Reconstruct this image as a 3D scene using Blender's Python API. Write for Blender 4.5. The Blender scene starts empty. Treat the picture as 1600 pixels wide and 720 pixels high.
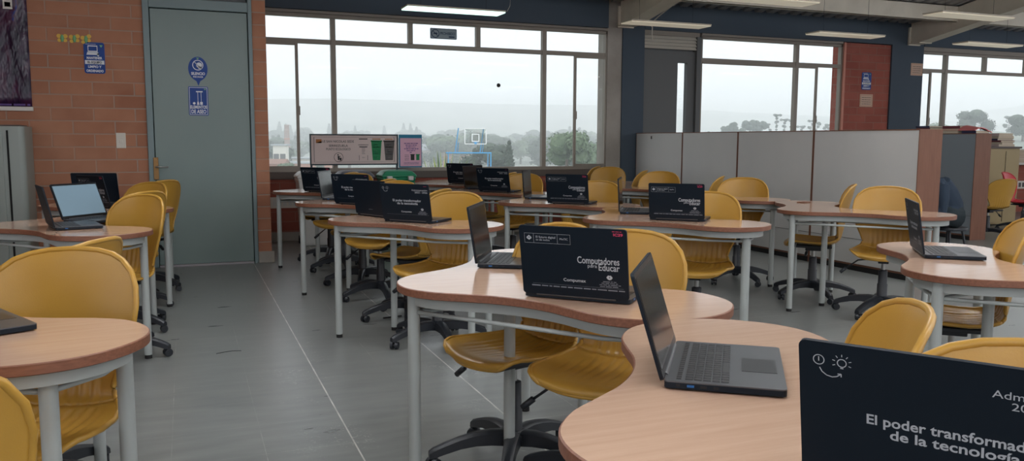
import bpy, math, random
from mathutils import Vector, Matrix, Euler
random.seed(7)
D = bpy.data
SC = bpy.context.scene
COL = SC.collection
PI = math.pi
def R(a): return math.radians(a)

# ------------------------------------------------------------------ materials
def srgb(r, g, b):
    f = lambda c: (c/255/12.92) if c/255 <= 0.04045 else ((c/255+0.055)/1.055)**2.4
    return (f(r), f(g), f(b), 1)

def mat(name, col, rough=0.5, metal=0.0, spec=0.5, noise=None, bump=None, emit=None, stretch=None, coat=0.0):
    m = D.materials.new(name); m.use_nodes = True
    nt = m.node_tree; N = nt.nodes; L = nt.links
    b = N['Principled BSDF']
    b.inputs['Base Color'].default_value = col
    b.inputs['Roughness'].default_value = rough
    b.inputs['Metallic'].default_value = metal
    b.inputs['Specular IOR Level'].default_value = spec
    b.inputs['Coat Weight'].default_value = coat
    tc = None
    if noise or bump:
        tc = N.new('ShaderNodeTexCoord')
        mp = N.new('ShaderNodeMapping'); L.new(tc.outputs['Object'], mp.inputs['Vector'])
        if stretch: mp.inputs['Scale'].default_value = stretch
    if noise:   # (scale, amount, second colour)
        nz = N.new('ShaderNodeTexNoise'); nz.inputs['Scale'].default_value = noise[0]; nz.inputs['Detail'].default_value = 5
        L.new(mp.outputs['Vector'], nz.inputs['Vector'])
        cr = N.new('ShaderNodeValToRGB'); cr.color_ramp.elements[0].position = 0.5-noise[1]; cr.color_ramp.elements[1].position = 0.5+noise[1]
        cr.color_ramp.elements[0].color = col; cr.color_ramp.elements[1].color = noise[2]
        L.new(nz.outputs['Fac'], cr.inputs['Fac']); L.new(cr.outputs['Color'], b.inputs['Base Color'])
    if bump:    # (scale, strength)
        n2 = N.new('ShaderNodeTexNoise'); n2.inputs['Scale'].default_value = bump[0]; n2.inputs['Detail'].default_value = 3
        L.new(mp.outputs['Vector'], n2.inputs['Vector'])
        bp = N.new('ShaderNodeBump'); bp.inputs['Strength'].default_value = bump[1]; bp.inputs['Distance'].default_value = 0.002
        L.new(n2.outputs['Fac'], bp.inputs['Height']); L.new(bp.outputs['Normal'], b.inputs['Normal'])
    if emit:
        b.inputs['Emission Color'].default_value = emit[0]; b.inputs['Emission Strength'].default_value = emit[1]
    return m

def wood(name, c1, c2, axis='X', rough=0.4, scale=1.0):
    m = D.materials.new(name); m.use_nodes = True
    nt = m.node_tree; N = nt.nodes; L = nt.links; b = N['Principled BSDF']
    tc = N.new('ShaderNodeTexCoord'); mp = N.new('ShaderNodeMapping')
    s = {'X': (1.5, 26, 26), 'Y': (26, 1.5, 26), 'Z': (26, 26, 1.5)}[axis]
    mp.inputs['Scale'].default_value = tuple(v*scale for v in s)
    L.new(tc.outputs['Object'], mp.inputs['Vector'])
    nz = N.new('ShaderNodeTexNoise'); nz.inputs['Scale'].default_value = 2.2; nz.inputs['Detail'].default_value = 6; nz.inputs['Roughness'].default_value = 0.65
    L.new(mp.outputs['Vector'], nz.inputs['Vector'])
    cr = N.new('ShaderNodeValToRGB'); cr.color_ramp.elements[0].position = 0.3; cr.color_ramp.elements[1].position = 0.7
    cr.color_ramp.elements[0].color = c1; cr.color_ramp.elements[1].color = c2
    L.new(nz.outputs['Fac'], cr.inputs['Fac']); L.new(cr.outputs['Color'], b.inputs['Base Color'])
    b.inputs['Roughness'].default_value = rough
    return m

def brick_mat(name, c1, c2, c3, mortar, ox=0.0, oz=0.0):
    m = D.materials.new(name); m.use_nodes = True
    nt = m.node_tree; N = nt.nodes; L = nt.links; b = N['Principled BSDF']
    tc = N.new('ShaderNodeTexCoord'); sp = N.new('ShaderNodeSeparateXYZ'); L.new(tc.outputs['Object'], sp.inputs[0])
    ad = N.new('ShaderNodeMath'); ad.operation = 'ADD'; L.new(sp.outputs['X'], ad.inputs[0]); L.new(sp.outputs['Y'], ad.inputs[1])
    cb = N.new('ShaderNodeCombineXYZ'); L.new(ad.outputs[0], cb.inputs['X']); L.new(sp.outputs['Z'], cb.inputs['Y'])
    mp = N.new('ShaderNodeMapping'); mp.inputs['Location'].default_value = (ox, oz, 0); L.new(cb.outputs[0], mp.inputs['Vector'])
    bt = N.new('ShaderNodeTexBrick'); L.new(mp.outputs[0], bt.inputs['Vector'])
    bt.inputs['Scale'].default_value = 1.0
    bt.inputs['Brick Width'].default_value = 0.355; bt.inputs['Row Height'].default_value = 0.1205
    bt.inputs['Mortar Size'].default_value = 0.007; bt.inputs['Mortar Smooth'].default_value = 0.3
    bt.inputs['Color1'].default_value = c1; bt.inputs['Color2'].default_value = c2; bt.inputs['Mortar'].default_value = mortar
    nz = N.new('ShaderNodeTexNoise'); nz.inputs['Scale'].default_value = 2.3; nz.inputs['Detail'].default_value = 6
    L.new(tc.outputs['Object'], nz.inputs['Vector'])
    mx = N.new('ShaderNodeMix'); mx.data_type = 'RGBA'; mx.inputs['Factor'].default_value = 0.5
    cr = N.new('ShaderNodeValToRGB'); cr.color_ramp.elements[0].position = 0.4; cr.color_ramp.elements[1].position = 0.62
    cr.color_ramp.elements[0].color = (0, 0, 0, 1); cr.color_ramp.elements[1].color = (0.55, 0.55, 0.55, 1)
    L.new(nz.outputs['Fac'], cr.inputs['Fac']); L.new(cr.outputs['Color'], mx.inputs['Factor'])
    L.new(bt.outputs['Color'], mx.inputs['A']); mx.inputs['B'].default_value = c3
    L.new(mx.outputs['Result'], b.inputs['Base Color'])
    b.inputs['Roughness'].default_value = 0.85
    bp = N.new('ShaderNodeBump'); bp.inputs['Strength'].default_value = 0.6; bp.inputs['Distance'].default_value = 0.006; bp.invert = True
    L.new(bt.outputs['Fac'], bp.inputs['Height']); L.new(bp.outputs['Normal'], b.inputs['Normal'])
    return m

def floor_mat():
    m = D.materials.new('vinyl tile floor'); m.use_nodes = True
    nt = m.node_tree; N = nt.nodes; L = nt.links; b = N['Principled BSDF']
    tc = N.new('ShaderNodeTexCoord'); sp = N.new('ShaderNodeSeparateXYZ'); L.new(tc.outputs['Object'], sp.inputs[0])
    def M(op, a, bb=None, c=None):
        n = N.new('ShaderNodeMath'); n.operation = op
        for i, v in enumerate((a, bb, c)):
            if v is None: continue
            if isinstance(v, (int, float)): n.inputs[i].default_value = v
            else: L.new(v, n.inputs[i])
        return n.outputs[0]
    def line(co, off, per, w):
        t = M('SUBTRACT', co, off); t = M('DIVIDE', t, per); t = M('ADD', t, 0.5); t = M('FRACT', t)
        t = M('SUBTRACT', t, 0.5); t = M('ABSOLUTE', t); t = M('MULTIPLY', t, per)
        return M('LESS_THAN', t, w)
    def noise(sc, det=4, dist=0.0):
        n = N.new('ShaderNodeTexNoise'); n.inputs['Scale'].default_value = sc; n.inputs['Detail'].default_value = det; n.inputs['Distortion'].default_value = dist
        L.new(tc.outputs['Object'], n.inputs['Vector']); return n.outputs['Fac']
    def ramp(v, a, bb):
        n = N.new('ShaderNodeMapRange'); n.inputs['From Min'].default_value = a; n.inputs['From Max'].default_value = bb; L.new(v, n.inputs['Value']); return n.outputs[0]
    lx = line(sp.outputs['X'], 0.613, 0.3525, 0.0016)
    ly = line(sp.outputs['Y'], 3.66, 0.354, 0.0016)
    wear = ramp(noise(0.9), 0.46, 0.68)
    grain = ramp(noise(9), 0.42, 0.62)
    lines = M('MAXIMUM', M('MULTIPLY', lx, 0.8), M('MULTIPLY', ly, 0.9))
    faint = M('MULTIPLY', lines, M('ADD', M('MULTIPLY', M('MULTIPLY', wear, grain), .8), 0.03))
    # the two most worn joints, and scuffs beside them
    d1 = M('ABSOLUTE', M('SUBTRACT', sp.outputs['X'], 0.613)); d2 = M('ABSOLUTE', M('SUBTRACT', sp.outputs['X'], 1.3225))
    dm = M('MINIMUM', d1, d2)
    strong = M('MULTIPLY', M('LESS_THAN', dm, 0.0032), M('ADD', M('MULTIPLY', ramp(noise(5), 0.35, 0.6), 0.55), 0.35))
    near = M('MULTIPLY', ramp(M('MULTIPLY', d1, -1.0), -0.33, -0.02), M('LESS_THAN', sp.outputs['X'], 0.7))
    near2 = M('MULTIPLY', ramp(M('MULTIPLY', d2, -1.0), -0.2, -0.02), 1.0)
    scuffn = ramp(noise(34, 6, 2.0), 0.57, 0.66)
    patch = ramp(noise(2.6), 0.5, 0.62)
    scuff = M('MULTIPLY', M('MULTIPLY', M('MAXIMUM', near, near2), scuffn), M('MULTIPLY', patch, 0.5))
    tot = M('MINIMUM', M('ADD', M('ADD', faint, strong), scuff), 1.0)
    cr = N.new('ShaderNodeValToRGB')
    cr.color_ramp.elements[0].position = 0.3; cr.color_ramp.elements[1].position = 0.72
    cr.color_ramp.elements[0].color = srgb(116, 119, 117); cr.color_ramp.elements[1].color = srgb(136, 139, 136)
    mp = N.new('ShaderNodeMapping'); mp.inputs['Scale'].default_value = (1.2, 5.0, 1); L.new(tc.outputs['Object'], mp.inputs['Vector'])
    n3 = N.new('ShaderNodeTexNoise'); n3.inputs['Scale'].default_value = 2.5; n3.inputs['Detail'].default_value = 9; L.new(mp.outputs[0], n3.inputs['Vector'])
    L.new(n3.outputs['Fac'], cr.inputs['Fac'])
    mx = N.new('ShaderNodeMix'); mx.data_type = 'RGBA'; L.new(tot, mx.inputs['Factor']); L.new(cr.outputs['Color'], mx.inputs['A']); mx.inputs['B'].default_value = srgb(214, 212, 206)
    L.new(mx.outputs['Result'], b.inputs['Base Color'])
    rr = N.new('ShaderNodeMapRange'); rr.inputs['To Min'].default_value = 0.22; rr.inputs['To Max'].default_value = 0.40; b.inputs['IOR'].default_value = 1.6
    L.new(n3.outputs['Fac'], rr.inputs['Value']); L.new(rr.outputs[0], b.inputs['Roughness'])
    return m

def glass_mat(name='window glass', tint=(0.97, 0.985, 0.985, 1), refl=0.003):
    m = D.materials.new(name); m.use_nodes = True
    nt = m.node_tree; N = nt.nodes; L = nt.links
    for n in list(N): N.remove(n)
    o = N.new('ShaderNodeOutputMaterial'); t = N.new('ShaderNodeBsdfTransparent'); g = N.new('ShaderNodeBsdfGlossy')
    t.inputs['Color'].default_value = tint; g.inputs['Roughness'].default_value = 0.02
    mx = N.new('ShaderNodeMixShader'); mx.inputs['Fac'].default_value = refl
    L.new(t.outputs[0], mx.inputs[1]); L.new(g.outputs[0], mx.inputs[2]); L.new(mx.outputs[0], o.inputs['Surface'])
    return m

M_ = {}
M_['brick'] = brick_mat('hollow clay brick wall', srgb(176, 122, 94), srgb(154, 102, 78), srgb(188, 138, 110), srgb(164, 142, 128), 0.10, 0.03)
M_['brick2'] = brick_mat('red clay brick below window', srgb(160, 86, 72), srgb(142, 74, 62), srgb(170, 100, 86), srgb(150, 110, 96), 0.2, 0.0)
M_['floor'] = floor_mat()
M_['concrete'] = mat('raw concrete', srgb(150, 144, 136), 0.9, noise=(3, 0.2, srgb(172, 166, 158)), bump=(30, 0.3))
M_['navy'] = mat('dark slate blue paint', srgb(72, 84, 96), 0.75, noise=(1.2, 0.3, srgb(64, 77, 90)))
M_['graypanel'] = mat('dark grey wall panel', srgb(104, 106, 106), 0.7)
M_['taupe'] = mat('taupe aluminium frame', srgb(142, 134, 124), 0.5, 0.2)
M_['band'] = mat('dark taupe sill band', srgb(92, 82, 76), 0.6)
M_['door'] = mat('grey green painted steel door', srgb(128, 144, 140), 0.45, noise=(1.5, 0.25, srgb(120, 137, 135)), bump=(2, 0.2))
M_['doorframe'] = mat('grey green door frame paint', srgb(120, 138, 140), 0.45)
M_['darkgap'] = mat('dark gap', srgb(20, 22, 22), 0.9)
M_['brass'] = mat('worn brass', srgb(140, 108, 70), 0.4, 0.8)
M_['chrome'] = mat('dull steel', srgb(170, 170, 168), 0.3, 0.9)
M_['white'] = mat('white plastic', srgb(214, 208, 196), 0.4)
M_['paper'] = mat('paper white', srgb(226, 222, 214), 0.8)
M_['steelwhite'] = mat('cream white painted steel', srgb(226, 217, 200), 0.5, noise=(4, 0.2, srgb(212, 203, 186)))
M_['deck'] = mat('galvanised roof deck', srgb(168, 166, 164), 0.45, 0.35, noise=(2, 0.3, srgb(140, 140, 140)))
M_['diffuser'] = mat('cream diffuser with added glow', srgb(236, 228, 206), 0.4, emit=(srgb(255, 240, 214), .22))  # faint glow added to brighten the panels of unlit lamps
M_['lit'] = mat('lit lamp diffuser', srgb(220, 245, 238), 0.4, emit=(srgb(196, 240, 226), 1.6))
M_['litfill'] = mat('added fill lamp glow', srgb(240, 240, 235), 0.4, emit=((.95, .97, 1.0, 1), 19.0))  # strong glow for the unseen lamps added as fill light
M_['fillup'] = mat('added upward fill glow', srgb(240, 240, 235), 0.4, emit=((1.0, .97, .92, 1), 9.0))  # upward glow added to lighten the ceiling
M_['wire'] = mat('black cable', srgb(26, 26, 28), 0.6)
M_['tabletop'] = wood('beech laminate', srgb(192, 157, 133), srgb(203, 170, 146), 'X', 0.13); M_['tabletop'].node_tree.nodes['Principled BSDF'].inputs['IOR'].default_value = 1.7
M_['ply'] = wood('reddish plywood edge', srgb(112, 70, 52), srgb(140, 92, 70), 'X', 0.45, 2.0)
M_['frame'] = mat('light grey powder coated steel', srgb(172, 178, 176), 0.42, 0.1)
M_['rubber'] = mat('black rubber', srgb(20, 20, 21), 0.7)
M_['yellow'] = mat('mustard yellow moulded plastic', srgb(188, 145, 62), 0.34, noise=(6, 0.3, srgb(180, 136, 54)), bump=(260, 0.12))
M_['red'] = mat('red moulded plastic', srgb(190, 44, 52), 0.4)
M_['pink'] = mat('pink plastic', srgb(226, 130, 130), 0.5)
M_['blackpl'] = mat('black nylon plastic', srgb(34, 38, 44), 0.42)
M_['laptop'] = mat('matte black laptop shell', srgb(2, 17, 30), 0.5, spec=0.3, bump=(400, 0.05))
M_['deckgrey'] = mat('dark grey laptop deck', srgb(82, 84, 88), 0.33, 0.3)
M_['keys'] = mat('black laptop keys', srgb(30, 30, 33), 0.4)
M_['keygrey'] = mat('grey laptop keys', srgb(58, 58, 60), 0.4)
M_['screen'] = mat('dark glossy screen', srgb(10, 11, 13), 0.12, spec=0.8)
M_['screenmatte'] = mat('dark satin screen', srgb(16, 17, 20), 0.3, spec=0.6)
M_['print'] = mat('pale grey printed lettering', srgb(176, 180, 186), 0.5)
M_['printdim'] = mat('dim grey printed marks', srgb(122, 128, 138), 0.5)
M_['printred'] = mat('magenta printed marks', srgb(200, 60, 96), 0.5)
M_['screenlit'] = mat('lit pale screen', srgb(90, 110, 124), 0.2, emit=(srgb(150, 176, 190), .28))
M_['usb'] = mat('blue port', srgb(30, 90, 150), 0.4)
M_['locker'] = mat('grey green steel locker', srgb(150, 158, 152), 0.45)
M_['banner'] = None
M_['signblue'] = mat('royal blue sign', srgb(8, 62, 140), 0.45, spec=.3)
M_['signwhite'] = mat('sign white', srgb(222, 226, 232), 0.5)
M_['signdark'] = mat('sign dark blue ink', srgb(36, 60, 92), 0.5)
M_['fly_y'] = mat('yellow painted foam', srgb(226, 184, 84), 0.7)
M_['fly_g'] = mat('green painted foam', srgb(120, 176, 128), 0.7)
M_['bookwood'] = wood('brown board', srgb(112, 72, 54), srgb(128, 86, 66), 'Z', 0.55)
M_['board'] = mat('pale grey backing board', srgb(212, 210, 206), 0.5, noise=(1.6, 0.3, srgb(200, 200, 198)))
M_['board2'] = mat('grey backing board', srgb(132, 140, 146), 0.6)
M_['tan'] = mat('tan board', srgb(164, 146, 108), 0.6)
M_['bingrey'] = mat('grey bin plastic', srgb(96, 98, 108), 0.4)
M_['bingreen'] = mat('green bin plastic', srgb(26, 132, 92), 0.35)
M_['binwhite'] = mat('white bin plastic', srgb(214, 216, 214), 0.4)
M_['signframe'] = mat('dark green sign frame', srgb(34, 54, 62), 0.5)
M_['signpanel'] = mat('pinkish white sign panel', srgb(214, 196, 192), 0.6)
M_['inkgrey'] = mat('grey ink', srgb(92, 88, 88), 0.7)
M_['inkdark'] = mat('dark ink', srgb(48, 46, 48), 0.7)
M_['inkgreen'] = mat('green ink', srgb(30, 130, 80), 0.7)
M_['inkorange'] = mat('orange brown ink', srgb(170, 110, 60), 0.7)
M_['posterpink'] = mat('pink poster paper', srgb(224, 178, 200), 0.7)
M_['posterblue'] = mat('blue foam poster frame', srgb(28, 122, 156), 0.6)
M_['inkpurple'] = mat('purple ink', srgb(92, 70, 130), 0.7)
M_['cardbeige'] = mat('beige card', srgb(206, 176, 156), 0.8)
M_['jacket'] = mat('grey blue jacket cloth', srgb(38, 52, 68), 0.9, bump=(60, 0.5))
M_['trousers'] = mat('dark green grey trousers', srgb(30, 42, 48), 0.9)
M_['skin'] = mat('skin', srgb(160, 112, 86), 0.55)
M_['hair'] = mat('black hair', srgb(20, 17, 16), 0.5)
M_['bookA'] = mat('maroon book cover', srgb(120, 60, 66), 0.6)
M_['bookB'] = mat('navy book cover', srgb(50, 50, 84), 0.6)
M_['bookC'] = mat('cream book pages', srgb(206, 192, 170), 0.8)
M_['hoopblue'] = mat('light blue painted tube', srgb(70, 160, 214), 0.5)
M_['hoopwhite'] = mat('white painted board edge', srgb(240, 240, 238), 0.5)
M_['acrylic'] = glass_mat('clear acrylic board', (0.86, 0.88, 0.86, 1), 0.05)
M_['glass'] = glass_mat()
def translucent(name, c):
    m = D.materials.new(name); m.use_nodes = True; nt = m.node_tree
    for n in list(nt.nodes): nt.nodes.remove(n)
    o = nt.nodes.new('ShaderNodeOutputMaterial'); t = nt.nodes.new('ShaderNodeBsdfTranslucent'); d = nt.nodes.new('ShaderNodeBsdfDiffuse'); a = nt.nodes.new('ShaderNodeMixShader')
    t.inputs[0].default_value = c; d.inputs[0].default_value = c; nt.links.new(t.outputs[0], a.inputs[1]); nt.links.new(d.outputs[0], a.inputs[2]); nt.links.new(a.outputs[0], o.inputs[0]); return m
M_['field'] = mat('meadow grass', srgb(118, 128, 116), 0.95, noise=(0.02, 0.1, srgb(156, 160, 148)))
M_['leafdark'] = mat('dark green foliage', srgb(60, 74, 60), 0.8, noise=(0.8, 0.2, srgb(80, 94, 74)))
M_['leafmid'] = mat('mid green foliage', srgb(84, 104, 76), 0.8, noise=(0.8, 0.2, srgb(108, 126, 92)))
M_['leafyel'] = mat('yellow green foliage', srgb(168, 176, 78), 0.8, noise=(0.8, 0.2, srgb(140, 160, 70)))
M_['bark'] = mat('brown bark', srgb(92, 78, 66), 0.9)
M_['chimney'] = mat('weathered brick chimney', srgb(150, 126, 118), 0.9, noise=(1.5, 0.2, srgb(176, 158, 150)), stretch=(0.3, 0.3, 2))
M_['houseW'] = mat('whitewashed house wall', srgb(222, 216, 206), 0.9)
M_['houseR'] = mat('brick house wall', srgb(186, 132, 112), 0.9)
M_['roofR'] = mat('clay roof', srgb(146, 112, 98), 0.9)
M_['roofG'] = mat('grey sheet roof', srgb(168, 172, 176), 0.7)

def banner_mat():
    m = D.materials.new('purple printed banner'); m.use_nodes = True
    nt = m.node_tree; N = nt.nodes; L = nt.links; b = N['Principled BSDF']
    tc = N.new('ShaderNodeTexCoord')
    mp = N.new('ShaderNodeMapping'); mp.inputs['Scale'].default_value = (3, 1, 1.2); mp.inputs['Rotation'].default_value = (0, 0.6, 0); L.new(tc.outputs['Object'], mp.inputs['Vector'])
    nz = N.new('ShaderNodeTexNoise'); nz.inputs['Scale'].default_value = 2.4; nz.inputs['Detail'].default_value = 4; nz.inputs['Distortion'].default_value = 1.2; L.new(mp.outputs[0], nz.inputs['Vector'])
    cr = N.new('ShaderNodeValToRGB'); e = cr.color_ramp.elements
    e[0].position = 0.35; e[0].color = srgb(20, 12, 40); e[1].position = 0.55; e[1].color = srgb(54, 28, 60)
    x = e.new(0.68); x.color = srgb(78, 36, 64); x = e.new(0.75); x.color = srgb(20, 52, 130)
    L.new(nz.outputs['Fac'], cr.inputs['Fac'])
    # bright streaks
    mp2 = N.new('ShaderNodeMapping'); mp2.inputs['Scale'].default_value = (18, 1, 2); mp2.inputs['Rotation'].default_value = (0, 0.9, 0); L.new(tc.outputs['Object'], mp2.inputs['Vector'])
    n2 = N.new('ShaderNodeTexNoise'); n2.inputs['Scale'].default_value = 1.6; n2.inputs['Detail'].default_value = 3; L.new(mp2.outputs[0], n2.inputs['Vector'])
    r2 = N.new('ShaderNodeMapRange'); r2.inputs['From Min'].default_value = 0.68; r2.inputs['From Max'].default_value = 0.74; L.new(n2.outputs['Fac'], r2.inputs['Value'])
    mx = N.new('ShaderNodeMix'); mx.data_type = 'RGBA'; L.new(r2.outputs[0], mx.inputs['Factor']); L.new(cr.outputs['Color'], mx.inputs['A']); mx.inputs['B'].default_value = srgb(140, 64, 76)
    L.new(mx.outputs['Result'], b.inputs['Base Color']); b.inputs['Roughness'].default_value = 0.3
    n4 = N.new('ShaderNodeTexNoise'); n4.inputs['Scale'].default_value = 5; L.new(mp.outputs[0], n4.inputs['Vector'])
    bp = N.new('ShaderNodeBump'); bp.inputs['Strength'].default_value = 0.7; bp.inputs['Distance'].default_value = 0.03; L.new(n4.outputs['Fac'], bp.inputs['Height']); L.new(bp.outputs[0], b.inputs['Normal'])
    return m
M_['banner'] = banner_mat()

# ------------------------------------------------------------------ mesh builder
class MB:
    def __init__(s): s.v = []; s.f = []; s.mi = []; s.mats = []
    def midx(s, m):
        if m is None: return 0
        if m not in s.mats: s.mats.append(m)
        return s.mats.index(m)
    def add(s, vs, fs, m=None):
        b = len(s.v); k = s.midx(m); s.v += [tuple(v) for v in vs]
        for f in fs: s.f.append(tuple(b+i for i in f)); s.mi.append(k)
        return s
    def box(s, x0, x1, y0, y1, z0, z1, m=None, T=None):
        vs = [Vector(p) for p in ((x0,y0,z0),(x1,y0,z0),(x1,y1,z0),(x0,y1,z0),(x0,y0,z1),(x1,y0,z1),(x1,y1,z1),(x0,y1,z1))]
        if T: vs = [T @ v for v in vs]
        return s.add(vs, [(0,3,2,1),(4,5,6,7),(0,1,5,4),(1,2,6,5),(2,3,7,6),(3,0,4,7)], m)
    def rbox(s, x0, x1, y0, y1, z0, z1, r, m=None, seg=4, T=None, top_in=0.0):
        """box with rounded vertical corners"""
        pts = []
        for cx, cy, a0 in ((x1-r, y1-r, 0), (x0+r, y1-r, 90), (x0+r, y0+r, 180), (x1-r, y0+r, 270)):
            for i in range(seg+1):
                a = R(a0+90*i/seg); pts.append((cx+r*math.cos(a), cy+r*math.sin(a)))
        n = len(pts); vs = [Vector((x, y, z0)) for x, y in pts]+[Vector((x, y, z1)) for x, y in pts]
        if T: vs = [T @ v for v in vs]
        fs = [tuple(range(n-1, -1, -1)), tuple(range(n, 2*n))]+[(i, (i+1) % n, n+(i+1) % n, n+i) for i in range(n)]
        return s.add(vs, fs, m)
    def prism(s, pts, z0, z1, m=None, T=None):
        n = len(pts); vs = [Vector((x, y, z0)) for x, y in pts]+[Vector((x, y, z1)) for x, y in pts]
        if T: vs = [T @ v for v in vs]
        return s.add(vs, [tuple(range(n-1, -1, -1)), tuple(range(n, 2*n))]+[(i, (i+1) % n, n+(i+1) % n, n+i) for i in range(n)], m)
    def cyl(s, a, b, r, r2=None, n=16, m=None, cap=True):
        a = Vector(a); b = Vector(b); r2 = r if r2 is None else r2
        d = (b-a).normalized(); u = d.orthogonal().normalized(); w = d.cross(u)
        vs = []
        for c, rr in ((a, r), (b, r2)):
            for i in range(n):
                t = 2*PI*i/n; vs.append(c+rr*(math.cos(t)*u+math.sin(t)*w))
        fs = [(i, (i+1) % n, n+(i+1) % n, n+i) for i in range(n)]
        if cap: fs += [tuple(range(n-1, -1, -1)), tuple(range(n, 2*n))]
        return s.add(vs, fs, m)
    def lathe(s, prof, c=(0, 0, 0), n=24, m=None):
        vs = []; k = len(prof)
        for r, z in prof:
            for i in range(n):
                t = 2*PI*i/n; vs.append((c[0]+r*math.cos(t), c[1]+r*math.sin(t), c[2]+z))
        fs = []
        for j in range(k-1):
            for i in range(n): fs.append((j*n+i, j*n+(i+1) % n, (j+1)*n+(i+1) % n, (j+1)*n+i))
        fs += [tuple(range(n-1, -1, -1)), tuple(range((k-1)*n, k*n))]
        return s.add(vs, fs, m)
    def tube(s, pts, r, n=8, m=None, closed=False, flat=1.0):
        pts = [Vector(p) for p in pts]; k = len(pts); vs = []; fs = []
        up = Vector((0, 0, 1))
        for j in range(k):
            if closed: d = pts[(j+1) % k]-pts[j-1]
            else: d = pts[min(j+1, k-1)]-pts[max(j-1, 0)]
            d.normalize(); u = d.cross(up)
            if u.length < 1e-3: u = d.cross(Vector((0, 1, 0)))
            u.normalize(); w = u.cross(d)
            for i in range(n):
                t = 2*PI*i/n; vs.append(pts[j]+r*math.cos(t)*u+r*flat*math.sin(t)*w)
        for j in range(k if closed else k-1):
            a = j*n; b = ((j+1) % k)*n
            for i in range(n): fs.append((a+i, a+(i+1) % n, b+(i+1) % n, b+i))
        if not closed: fs += [tuple(range(n-1, -1, -1)), tuple(range((k-1)*n, k*n))]
        return s.add(vs, fs, m)
    def grid(s, P, m=None):   # P[row][col]
        r = len(P); c = len(P[0]); vs = [p for row in P for p in row]
        return s.add(vs, [(j*c+i, j*c+i+1, (j+1)*c+i+1, (j+1)*c+i) for j in range(r-1) for i in range(c-1)], m)
    def sphere(s, c, r, n=14, k=8, m=None, sc=(1, 1, 1)):
        prof = [(max(1e-4, r*math.sin(PI*j/k)), -r*math.cos(PI*j/k)) for j in range(k+1)]
        vs = []; 
        for rr, z in prof:
            for i in range(n):
                t = 2*PI*i/n; vs.append((c[0]+rr*math.cos(t)*sc[0], c[1]+rr*math.sin(t)*sc[1], c[2]+z*sc[2]))
        return s.add(vs, [(j*n+i, j*n+(i+1) % n, (j+1)*n+(i+1) % n, (j+1)*n+i) for j in range(k) for i in range(n)], m)
    def mesh(s, name, m=None, smooth=False, auto=None):
        me = D.meshes.new(name); me.from_pydata([tuple(v) for v in s.v], [], s.f)
        mats = s.mats if s.mats else [m]
        for x in mats: me.materials.append(x)
        if s.mats: me.polygons.foreach_set('material_index', s.mi)
        me.update()
        if smooth or auto:
            me.polygons.foreach_set('use_smooth', [True]*len(me.polygons))
            if auto: me.set_sharp_from_angle(angle=R(auto))
        return me
    def build(s, name, m=None, parent=None, smooth=False, auto=None, loc=None, rot=None):
        return ob(name, s.mesh(name, m, smooth, auto), parent, loc, rot)

def ob(name, me, parent=None, loc=None, rot=None):
    o = D.objects.new(name, me); COL.objects.link(o)
    if parent: o.parent = parent
    if loc: o.location = loc
    if rot: o.rotation_euler = rot
    return o
def bevel(o, w, seg=2, ang=40):
    b = o.modifiers.new('bevel', 'BEVEL'); b.width = w; b.segments = seg; b.limit_method = 'ANGLE'; b.angle_limit = R(ang); b.harden_normals = False
    return o
def tag(o, label, cat, group=None):
    o['label'] = label; o['category'] = cat
    if group: o['group'] = group
    return o
def struct(o): o['kind'] = 'structure'; return o
def thing(name, label, cat, loc=(0, 0, 0), rz=0.0, group=None):
    o = D.objects.new(name, None); COL.objects.link(o); o.location = loc; o.rotation_euler = (0, 0, rz)
    o.empty_display_size = 0.1
    return tag(o, label, cat, group)
def kids(o): return [c for c in D.objects if c.parent == o]
def copy_tree(o, parent=None, pairs=None):
    c = o.copy(); COL.objects.link(c)
    if parent: c.parent = parent
    for ch in CH.get(o.name, []): copy_tree(ch, c)
    return c
CH = {}
def index_children():
    CH.clear()
    for o in D.objects:
        if o.parent: CH.setdefault(o.parent.name, []).append(o)
def place(src, loc, rz, label, group=None, first=None):
    c = copy_tree(src); c.location = loc; c.rotation_euler = (0, 0, rz); c['label'] = label
    if group: c['group'] = group
    return c

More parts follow.
